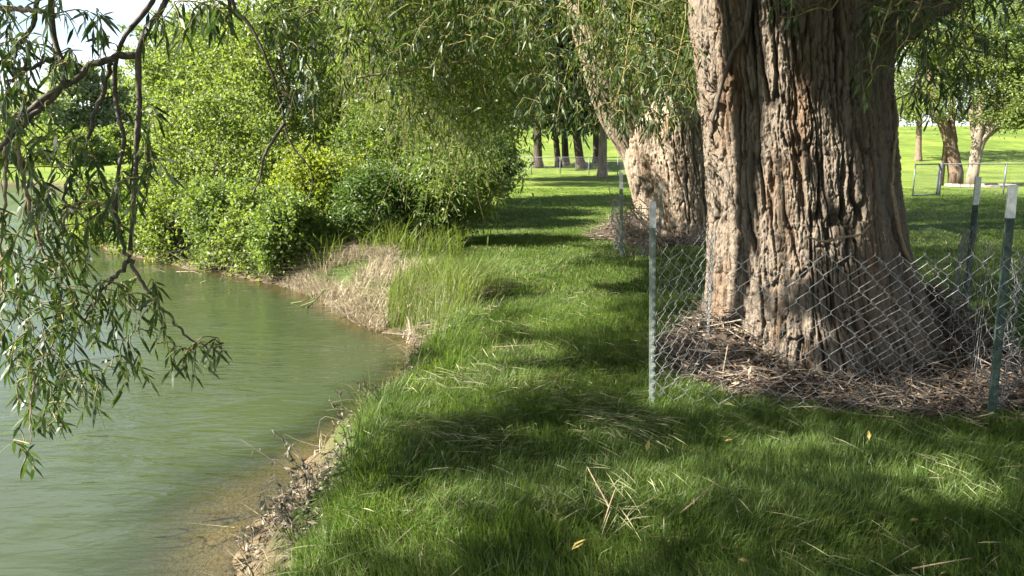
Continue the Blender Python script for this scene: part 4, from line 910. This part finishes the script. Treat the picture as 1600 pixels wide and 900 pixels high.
# crumpled free end at the corner post
def wob3(pts, S, Z):
    p = pts.copy(); p[:, 0] += .10 * (noise(S * 9, Z * 4, seed=91) - .5) + .05 * np.sin(Z * 3.2); p[:, 1] += .12 * (noise(S * 8, Z * 5, seed=92) - .5); p[:, 2] += .04 * (noise(S * 9, Z * 9, seed=93) - .5); return p
fold = smooth_path([B_ + np.array(v) for v in ((.0, .03, 0), (.08, .05, 0), (.15, .12, 0), (.10, .18, 0), (.17, .24, 0), (.11, .30, 0))], 30)
chain_mesh(m_, fold, .98, .045, .0021, wob3, .05)
m_.build('wire_mesh', M['wire'], guard, True)
# guard around the second willow
guard2 = thing('wire_guard', 'collapsed wire guard with two steel posts at the foot of the second willow', 'fence', (2.1, 13.0, 0), 'wire guards around the willows')
A2 = G(971, 402, 0); B2 = P(1033, 300, 13.3); B2[2] = 0
t_post(guard2, A2, P(970, 268, A2[1]), .27, 'post_pale', 'post_white', .055)
t_post(guard2, B2, P(1033, 285, 13.3), .22, 'post_pale', 'post_grey', .05)
E2 = np.array([3.9, 12.9, 0])
plan2 = smooth_path([A2 + [.25, 1.6, 0], A2 + [.02, .8, 0], A2, A2 + [.3, -.02, 0], B2 + [-.2, -.1, 0], B2, (B2 + E2) / 2 + [0, -.25, 0], E2], 60)
def wobc(pts, S, Z):
    p = pts.copy(); sag = sstep(1.6, 2.6, S) * .8; p[:, 2] = p[:, 2] * (1 - sag * .75) + .15 * (noise(S * 4, Z * 4, seed=71) - .5) * (Z > .05)
    p[:, 1] -= sag * Z * .45; p[:, 0] += .22 * (noise(S * 5, Z * 4, seed=72) - .5); p[:, 1] += .2 * (noise(S * 5, Z * 4, seed=73) - .5); return p
m_ = MB(); chain_mesh(m_, plan2, .85, .06, .003, wobc, .02)
m_.build('wire_mesh', M['wire'], guard2, True)
vn = MB()
for k in range(26):
    a = A2 + np.array([RNG.uniform(-.05, .45), RNG.uniform(-.15, .15), RNG.uniform(.55, .95)])
    pts = [a, a + [RNG.normal(0, .15), RNG.normal(0, .1), RNG.normal(-.12, .1)], a + [RNG.uniform(.0, .45), RNG.normal(0, .1), -RNG.uniform(.3, .6)], a + [RNG.uniform(.1, .6), RNG.normal(0, .1), -RNG.uniform(.6, .8)]]
    tube(vn, smooth_path(pts, 14), np.linspace(.008, .004, 14), 4, False)
tube(vn, smooth_path([P(948, 278, 12.6), P(953, 300, 12.6), P(957, 313, 12.6), P(975, 318, 12.6), P(985, 322, 12.6)], 16), .008, 5, False)
vine = vn.build('dead_vine', M['branch_pale'], None, True); tag(vine, 'dry pale vine tangled over the post and wire by the second willow', 'vine')

# chain link fences far off --------------------------------------------
def far_fence(name, label, p0, p1, n_post, H=1.2, cell=.06, wr=.0022):
    p0 = np.asarray(p0, float); p1 = np.asarray(p1, float)
    hz = lambda p: float(height(np.array([p[0]]), np.array([p[1]]))[0])
    root = thing(name, label, 'fence', ((p0 + p1) / 2)[:2].tolist() + [hz((p0 + p1) / 2)]); zb = hz((p0 + p1) / 2)
    for t in np.linspace(0, 1, n_post):
        c = p0 + (p1 - p0) * t; m_ = MB(); tube(m_, [(c[0], c[1], hz(c) - .2), (c[0], c[1], zb + H * .5), (c[0], c[1], zb + H + .03)], .035, 8); m_.build('post', M['steel'], root, True)
    m_ = MB(); tube(m_, np.linspace([p0[0], p0[1], zb + H], [p1[0], p1[1], zb + H], 3), .024, 8); m_.build('top_rail', M['steel'], root, True)
    m_ = MB(); chain_mesh(m_, [p0, p1], H - .04, cell, wr, None, zb + .02, 3, depth=.003); m_.build('wire_mesh', M['wire'], root, True)
    return root
far_fence('chain_link_fence', 'low chain link fence crossing the lawn in front of the dark conifers', P(785, 275, 51)[:2].tolist() + [0], P(1010, 275, 51)[:2].tolist() + [0], 6)
far_fence('chain_link_fence', 'chain link fence across the right lawn joined to the open gate', P(1467, 303, 28)[:2].tolist() + [0], P(1760, 303, 29)[:2].tolist() + [0], 4)
ga = P(1463, 303, 27.9); gb = P(1426, 303, 27.2); gz = 0.0
gate = thing('chain_link_gate', 'small open chain link gate at the left end of the right lawn fence', 'gate', (ga[0], ga[1], 0))
m_ = MB(); h0 = .06
for a, b in (((ga[0], ga[1], h0), (ga[0], ga[1], 1.2)), ((gb[0], gb[1], h0 - .02), (gb[0], gb[1], 1.2)), ((ga[0], ga[1], h0), (gb[0], gb[1], h0)), ((ga[0], ga[1], 1.19), (gb[0], gb[1], 1.19))): tube(m_, np.linspace(a, b, 3), .026, 8)
m_.build('gate_frame', M['steel'], gate, True)
m_ = MB(); chain_mesh(m_, [np.array([gb[0], gb[1], 0]), np.array([ga[0], ga[1], 0])], 1.1, .055, .0024, None, .08, 3, depth=.003); m_.build('wire_mesh', M['wire'], gate, True)
m_ = MB(); tube(m_, [(ga[0] + .09, ga[1], -.1), (ga[0] + .09, ga[1], .6), (ga[0] + .09, ga[1], 1.27)], .05, 10); m_.build('gate_post', M['steel'], gate, True)

# ------------------------------------------------------------------ litter inside the guards
def litter_mound(cx_, cy_, ax_, ay_, peak, trunk_r, name_label, n_leaf, n_stick, stick_len, seed):
    th = np.linspace(0, 2 * math.pi, 72, endpoint=False); rs = np.linspace(0, 1, 22); V = []
    def mz(x, y):
        r_ = np.hypot((x - cx_) / ax_, (y - cy_) / ay_); return peak * sstep(1.02, .55, r_) * (1 + .35 * sstep(0, .8, (x - cx_) / ax_)) * np.where(y < cy_, .16 + .84 * sstep(.30, .75, np.abs(x - cx_ + .05) / ax_), 1) * (.55 + .9 * fbm(x * 3, y * 3, seed=seed)) - .02 + height(x, y)
    X = cx_ + ax_ * rs[:, None] * np.cos(th)[None] * (1 + .10 * np.sin(3 * th + 1)[None]); Yv = cy_ + ay_ * rs[:, None] * np.sin(th)[None]
    Z = mz(X, Yv); n = 72; i = np.arange(21)[:, None] * n; j = np.arange(n)[None]; j2 = (j + 1) % n
    m_ = MB(); m_.add(np.stack([X, Yv, Z], -1), np.stack([i + j, i + j2, i + n + j2, i + n + j], -1).reshape(-1, 4))
    a = RNG.uniform(0, 2 * math.pi, n_leaf); r_ = np.sqrt(RNG.uniform(.12, 1.05, n_leaf)); x = cx_ + ax_ * r_ * np.cos(a); y = cy_ + ay_ * r_ * np.sin(a)
    B = np.stack([x, y, mz(x, y) + RNG.uniform(.005, .05, n_leaf)], -1); D = rand_unit(n_leaf) * [1, 1, .45]
    lm = MB(); quad_leaves(lm, B, D, RNG.uniform(.03, .085, n_leaf), RNG.uniform(.012, .03, n_leaf))
    sm = MB()
    for k in range(n_stick):
        a_ = RNG.uniform(0, 2 * math.pi); r0 = math.sqrt(RNG.uniform(.2, 1.06)); x = cx_ + ax_ * r0 * math.cos(a_); y = cy_ + ay_ * r0 * math.sin(a_); z = float(mz(np.array([x]), np.array([y]))[0]) + RNG.uniform(.0, .07)
        d = unit(np.array([RNG.normal(), RNG.normal() * .6, RNG.normal() * .16])); L = stick_len * RNG.uniform(.3, 1.3)
        c = np.array([x, y, z + .01]); q = smooth_path([c - d * L / 2, c + RNG.normal(0, .02, 3), c + d * L / 2 + RNG.normal(0, .03, 3)], 6); tube(sm, q, np.linspace(RNG.uniform(.002, .006), .0015, 6), 4, False)
    mo = m_.build('litter_mound', M['soil'], None, True); tag(mo, name_label[0], 'leaf litter', kind='stuff')
    l_ = lm.build('dead_leaf_litter', M['litter']); tag(l_, name_label[1], 'dead leaves', kind='stuff')
    s_ = sm.build('twig_litter', M['stick'], None, True); tag(s_, name_label[2], 'twigs', kind='stuff')
litter_mound(2.52, 5.52, 1.36, 1.34, .36, .85, ('brown leaf mould heaped around the foreground willow inside the guard', 'dead brown leaves piled inside the guard of the foreground willow', 'tangle of pale dry twigs piled inside the guard of the foreground willow'), 9000, 1500, .42, 21)
litter_mound(3.25, 14.4, 1.75, 1.75, .42, .9, ('brown heap around the foot of the second willow', 'dead brown leaves heaped at the second willow', 'nest like ring of brown twigs around the second willow'), 5000, 900, .6, 22)

# ------------------------------------------------------------------ grass
def blades(n, xr, yr, hmin, hmax, wd, mask, tall=None, lean=.55, segs=2):
    x = RNG.uniform(*xr, n); y = RNG.uniform(*yr, n); k = mask(x, y); x, y = x[k], y[k]
    if len(x) == 0: return None
    z = height(x, y); n = len(x)
    pch = fbm(x * 1.6, y * 1.6, seed=33); fine = noise(x * 9, y * 9, seed=34)
    H = (hmin + (hmax - hmin) * RNG.random(n)) * (.45 + .75 * pch + .35 * fine)
    if tall is not None: H = H * tall(x, y)
    az = 2 * math.pi * (fbm(x * .9, y * .9, seed=35) * 1.6) + RNG.normal(0, 1.0, n)
    ln = lean * RNG.uniform(.2, 1.5, n) * (.6 + .8 * noise(x * 2.5, y * 2.5, seed=36))
    d = np.stack([np.cos(az), np.sin(az), 0 * az], -1); fa = RNG.uniform(0, 2 * math.pi, n); s = np.stack([np.cos(fa), np.sin(fa), 0 * fa], -1)
    w_ = wd * RNG.uniform(.6, 1.3, n); b = np.stack([x, y, z - .01], -1); up = np.array([0, 0, 1.0])
    m1 = b + up * (H * .55)[:, None] + d * (H * ln * .28)[:, None]; t = b + up * (H * (1 - .28 * np.minimum(ln, 1.3)))[:, None] + d * (H * ln)[:, None]
    return b, m1, t, s * w_[:, None]
def add_blades(mb, r_):
    if r_ is None: return
    b, m1, t, s = r_; n = len(b); V = np.stack([b - s * .5, b + s * .5, m1 - s * .42, m1 + s * .42, t], 1); i = np.arange(n)[:, None] * 5
    mb.add(V, i + [[0, 1, 3, 2]], i + [[2, 3, 4]])
def lawn_mask(x, y):
    sd = river_sd(x, y); k = sd > .16 + .2 * noise(x * 3, y * 3, seed=40) + .10 * sstep(7.2, 6.5, y) + .10 * sstep(5.4, 4.0, y)
    px, py = project(np.stack([x, y, 0 * x], -1)); k &= (px > -500) & (px < 2300) & (py < 1150) & (height(x, y) > -.20 + .12 * noise(x * 5, y * 5, seed=48))
    for cx_, cy_, ax_, ay_ in ((2.52, 5.52, 1.36, 1.31), (3.25, 14.4, 1.7, 1.7)):
        k &= np.hypot((x - cx_) / ax_, (y - cy_) / ay_) > .985 + .06 * noise(x * 6, y * 6, seed=41)
    k &= noise(x * 1.1, y * 1.1, seed=42) + .5 * RNG.random(len(x)) > .33
    return k
edge_tall = lambda x, y: 1 + .5 * sstep(.9, .2, river_sd(x, y)) * sstep(9, 6.5, y)
gm = MB()
add_blades(gm, blades(190000, (-2.2, 5.0), (2.0, 4.7), .05, .14, .0032, lawn_mask, edge_tall))
add_blades(gm, blades(180000, (-2.0, 7.6), (4.7, 8.0), .04, .115, .0042, lawn_mask, edge_tall))
add_blades(gm, blades(150000, (-3.5, 13), (8.0, 15), .03, .085, .009, lawn_mask))
add_blades(gm, blades(90000, (-3, 20), (15, 34), .03, .07, .018, lawn_mask))
tag(gm.build('lawn_grass', M['grass']), 'long uneven green grass of the lawn beside the river', 'grass', kind='stuff')
th_ = MB()
add_blades(th_, blades(16000, (-2.2, 4.2), (2.2, 4.7), .04, .09, .004, lawn_mask, lean=1.8))
add_blades(th_, blades(18000, (-2.0, 6.2), (4.7, 8.0), .04, .09, .005, lawn_mask, lean=1.8))
add_blades(th_, blades(14000, (-3.5, 10), (8.0, 15), .04, .09, .009, lawn_mask, lean=1.6))
tag(th_.build('grass_thatch', M['thatch']), 'dead straw coloured thatch between the green blades of the lawn', 'thatch', kind='stuff')
# taller coarse blades on the near bank edge and the tall tuft on the point
tm = MB()
def near_edge(x, y):
    sd = river_sd(x, y); px, py = project(np.stack([x, y, 0 * x], -1)); return (sd > .14 + .3 * sstep(5.2, 4.0, y)) & (sd < .95) & (py < 1050) & (RNG.random(len(x)) < sstep(.8, .1, sd) + .1)
add_blades(tm, blades(3600, (-2.0, .2), (2.4, 7.6), .14, .34, .006, near_edge, lean=.8))
def ell(cx_, cy_, ax_, ay_):
    return lambda x, y: (np.hypot((x - cx_) / ax_, (y - cy_) / ay_) + .35 * (noise(x * 4, y * 4, seed=44) - .5) < 1) & (river_sd(x, y) > .05)
tc_ = G(690, 470, 0)
add_blades(tm, blades(15000, (tc_[0] - 1.4, tc_[0] + 1.4), (tc_[1] - 1.4, tc_[1] + 2.2), .30, .62, .007, ell(tc_[0] - .1, tc_[1] + .35, .72, 1.25), lean=.6))
add_blades(tm, blades(3000, (-4.5, -.8), (11.2, 13.4), .3, .7, .010, lambda x, y: (river_sd(x, y) > .3) & (noise(x * 2, y * 2, seed=45) > .45), lean=.7))
tag(tm.build('tall_bank_grass', M['tall_grass']), 'tall green grass standing along the river bank', 'grass', kind='stuff')
dm = MB()
def dry_mask(x, y):
    sd = river_sd(x, y); return (sd > -.05) & (sd < .95 + .4 * noise(x * 2, y * 2, seed=46)) & (noise(x * 3, y * 3, seed=47) > .25)
add_blades(dm, blades(24000, (-4.0, -.35), (7.7, 12.4), .12, .36, .007, dry_mask, lean=1.5))
add_blades(dm, blades(1400, (-2.4, -.6), (2.8, 6.2), .06, .2, .004, lambda x, y: (river_sd(x, y) > -.02) & (river_sd(x, y) < .28), lean=1.4))
tag(dm.build('dry_bank_grass', M['dry_grass']), 'bleached dry grass drooping over the water at the point', 'grass', kind='stuff')
# clippings lying on the lawn
cm = MB(); n = 5200; x = RNG.uniform(-1.4, 4.5, n); y = RNG.uniform(2.4, 9, n)
pn = fbm(x * 1.5, y * 1.5, seed=52); k = lawn_mask(x, y) & (pn + .10 * RNG.random(n) > .60); x, y = x[k], y[k]
for cx_, cy_, n_, s_ in ((960, 682, 220, .16), (740, 700, 160, .2), (700, 610, 120, .18), (860, 650, 160, .25), (960, 800, 140, .2), (880, 640, 100, .2), (660, 690, 120, .15)):
    c = G(cx_, cy_, 0); x = np.concatenate([x, c[0] + RNG.normal(0, s_, n_)]); y = np.concatenate([y, c[1] + RNG.normal(0, s_ * .7, n_)])
k = river_sd(x, y) > .15; x, y = x[k], y[k]; n = len(x); z = height(x, y) + RNG.uniform(.06, .11, n)
az = 2 * math.pi * fbm(x * .8, y * .8, seed=53) * 1.5 + RNG.normal(0, .5, n); L = RNG.uniform(.08, .24, n)
D = np.stack([np.cos(az), np.sin(az), RNG.normal(0, .15, n)], -1); willow_leaves(cm, np.stack([x, y, z], -1), D, L, RNG.uniform(.0025, .0045, n), .15)
tag(cm.build('grass_clippings', M['clipping']), 'pale mown clippings lying in swaths on the long grass', 'grass clippings', kind='stuff')

# ------------------------------------------------------------------ small things on the lawn and the bank
def gz_(x, y): return float(height(np.array([x]), np.array([y]))[0])
def stick(label, paths, r_, zoff=.07, group=None, mat='branch_pale'):
    m_ = MB()
    for lst in paths:
        pts = []
        for x, y, up_ in lst: p = G(x, y, up_); p[2] = gz_(p[0], p[1]) + up_; pts.append(p)
        tube(m_, smooth_path(pts, 14), np.linspace(r_, r_ * .45, 14), 6)
    o = m_.build('stick', M[mat], None, True); return tag(o, label, 'stick', group)
stick('forked pale twig standing up out of the grass below the lit patch', [[(940, 832, .03), (950, 800, .10), (957, 780, .16), (963, 764, .2)], [(952, 796, .11), (940, 772, .13), (926, 745, .15), (918, 730, .16)]], .0045)
stick('bent pale stick leaning in the grass right of the forked twig', [[(1062, 802, .05), (1080, 788, .08), (1098, 772, .10), (1120, 752, .13)]], .005)
stick('long dry twig lying in the shaded grass at the bottom right', [[(1425, 890, .06), (1470, 882, .08), (1520, 872, .08)]], .004)
stick('straight pale stick lying on the grass above the sunlit bank', [[(770, 546, .08), (805, 545, .08), (838, 543, .08)]], .005)
stick('thin stalk standing up from the water edge', [[(600, 640, .0), (585, 615, .14), (572, 590, .3), (566, 572, .4)]], .003, mat='stem')
fl = 'yellow leaves fallen on the grass'
for x, y, ang, ln, lab in ((893, 855, .9, .075, 'pale yellow leaf lying upright in the grass at the bottom middle'), (1010, 706, 1.4, .07, 'yellow leaf on edge beside the pale clipping swath'), (1132, 688, .3, .05, 'small yellow leaf in the shaded grass left of the sunlit patch'),
                           (1154, 879, -.4, .05, 'yellow leaf near the bottom edge below the bent stick'), (1421, 814, .2, .05, 'small pale leaf in the dark grass at lower right'), (866, 590, .4, .05, 'small yellow leaf on the grass left of the near post'), (1358, 690, 1.5, .06, 'yellow blade like leaf standing in the grass in front of the guard')):
    p = G(x, y, .09); p[2] = gz_(p[0], p[1]) + .085; m_ = MB()
    willow_leaves(m_, np.array([p, p]), np.array([[math.cos(ang), .3, .5 * math.sin(ang)], [math.cos(ang), .3, .5 * math.sin(ang)]]), ln, ln * .3, .1)
    tag(m_.build('fallen_leaf', M['yellow_leaf']), lab, 'leaf', fl)
# dead, silt covered plants at the near waterline
def weed(label, px, py, hgt, n_leaf, n_stem, lean, leafL=.045):
    b = G(px, py, WZ + .1); b[2] = gz_(b[0], b[1]); root = thing('dead_plant', label, 'plant', b, 'dead plants at the near waterline'); sm = MB(); lm = MB()
    for k in range(n_stem):
        t = b + np.array([lean * hgt + RNG.normal(0, .3 * hgt), RNG.normal(0, .25 * hgt), hgt * RNG.uniform(.6, 1.1)])
        q = smooth_path([b - [0, 0, .03], (b + t) / 2 + RNG.normal(0, .03, 3), t], 10); tube(sm, q, np.linspace(.004, .0015, 10), 5, False)
        m = n_leaf // n_stem + 1; u = RNG.uniform(3, 9, m); B = np.stack([np.interp(u, np.arange(10), q[:, c]) for c in range(3)], -1)
        quad_leaves(lm, B, rand_unit(m) + [0, 0, -.6], leafL * RNG.uniform(.6, 1.3, m), leafL * .42 * RNG.uniform(.7, 1.2, m))
    sm.build('stem', M['stick'], root, True); lm.build('leaves', M['dead_leaf_grey'], root)
weed('dead plant with pale leaves and a reddish stalk leaning over the mud', 500, 762, .34, 26, 4, -.5)
weed('dead plant with curled grey leaves at the upper end of the muddy edge', 556, 704, .26, 20, 4, -.2)
weed('silt covered plant with white leaves standing over the shallow mud', 446, 796, .26, 24, 3, -.2)
weed('clump of grey brown dead leaves at the foot of the bank near the bottom', 462, 868, .26, 70, 8, -.3, .05)
weed('small dark stubble plant standing in the shallow water at lower left', 385, 838, .16, 10, 5, -.1, .03)
weed('trailing dead plant between the pale leaved plant and the lower clump', 480, 820, .24, 50, 6, -.4)
bm = MB(); bs = MB(); n = 9000; x = RNG.uniform(-2.2, -.3, n); y = RNG.uniform(2.6, 7.6, n); sd = river_sd(x, y)
k = (sd > .0) & (sd < .46) & (noise(x * 5, y * 5, seed=77) > .36); x, y = x[k], y[k]; n = len(x)
quad_leaves(bm, np.stack([x, y, height(x, y) + RNG.uniform(.0, .07, n)], -1), rand_unit(n) * [1, 1, .7], RNG.uniform(.025, .06, n), RNG.uniform(.010, .022, n))
for q in range(170):
    i_ = RNG.integers(n); c = np.array([x[i_], y[i_], gz_(x[i_], y[i_]) + .03]); d = unit(np.array([RNG.normal(-.5, .8), RNG.normal(0, .8), RNG.normal(.1, .4)])); L = RNG.uniform(.08, .35)
    tube(bs, smooth_path([c, c + d * L * .5 + RNG.normal(0, .03, 3), c + d * L + np.array([0, 0, -.05])], 7), np.linspace(RNG.uniform(.0015, .004), .001, 7), 4, False)
tag(bm.build('bank_leaf_litter', M['dead_leaf_grey']), 'grey silty dead leaves stuck along the near muddy bank', 'dead leaves', kind='stuff')
tag(bs.build('bank_twigs', M['stick']), 'thin dead twigs and rootlets along the near muddy bank', 'twigs', kind='stuff')
# undercut bank with roots
rm = MB()
for k in range(48):
    c = G(RNG.uniform(640, 790), 0 + RNG.uniform(475, 560), -.15); s0 = river_sd(c[:1], c[1:2])[0]
    if s0 < -.25 or s0 > .9: continue
    c[2] = gz_(c[0], c[1]) + RNG.uniform(.0, .12); d = unit(np.array([-.4 + RNG.normal(0, .8), -.2 + RNG.normal(0, .8), -.25 + RNG.normal(0, .35)])); L = RNG.uniform(.12, .42)
    tube(rm, smooth_path([c, c + d * L * .5 + RNG.normal(0, .04, 3), c + d * L + RNG.normal(0, .05, 3)], 8), np.linspace(RNG.uniform(.002, .009), .002, 8), 5, False)
tag(rm.build('exposed_roots', M['stem'], None, True), 'tangle of dead roots and sticks in the undercut notch of the bank', 'roots', kind='stuff')
# branch lying in the water by the notch
m_ = MB()
for lst, r_ in (([(598, 520, .05), (640, 524, .08), (668, 528, .06), (700, 536, .1)], .011), ([(640, 524, .08), (620, 512, .14), (612, 505, .2)], .006)):
    tube(m_, smooth_path([P(x, y, G(x, y, WZ + u)[1]) for x, y, u in lst], 14), np.linspace(r_, r_ * .5, 14), 6)
tag(m_.build('fallen_branch', M['branch'], None, True), 'bare dark branch reaching from the dry grass into the water', 'branch')
m_ = MB()
for lst in ([(470, 478, .02), (492, 470, .12), (505, 455, .2), (512, 448, .1)], [(455, 474, 0), (475, 470, .06), (490, 462, .1)], [(478, 482, .0), (490, 470, .08), (480, 458, .15), (475, 452, .18)]):
    tube(m_, smooth_path([G(x, y, WZ + u) for x, y, u in lst], 12), np.linspace(.012, .005, 12), 5)
tag(m_.build('trailing_reed', M['tall_grass'], None, True), 'light green reed stems trailing in the water off the point', 'reed')
# bare dead sticks under the shrubs at the waterline
m_ = MB()
for k in range(110):
    c = G(RNG.uniform(235, 470), 0 + RNG.uniform(392, 432), -.3); c[1] += .3; c[2] = max(gz_(c[0], c[1]), WZ) + RNG.uniform(0, .55)
    d = unit(np.array([RNG.normal(0, 1), -.5 + RNG.normal(0, .4), RNG.normal(-.1, .4)])); L = RNG.uniform(.2, .8)
    tube(m_, smooth_path([c, c + d * L * .5 + RNG.normal(0, .09, 3), c + d * L], 7), np.linspace(RNG.uniform(.003, .009), .002, 7), 4, False)
tag(m_.build('deadwood', M['stick'], None, True), 'bleached dead sticks under the shrubs along the far waterline', 'deadwood', kind='stuff')
# stalks behind the mesh at the right of the trunk
m_ = MB()
for k in range(22):
    b = np.array([RNG.uniform(2.95, 3.75), RNG.uniform(5.3, 6.2), 0]); b[2] = gz_(b[0], b[1]); h_ = RNG.uniform(.35, .75)
    tube(m_, smooth_path([b, b + [RNG.normal(0, .05), 0, h_ * .5], b + [RNG.normal(0, .1), RNG.normal(0, .05), h_]], 8), np.linspace(.008, .003, 8), 5, False)
tag(m_.build('sprout_stalks', M['stem'], None, True), 'cluster of dark upright sprouts inside the guard right of the big trunk', 'sprouts', kind='stuff')
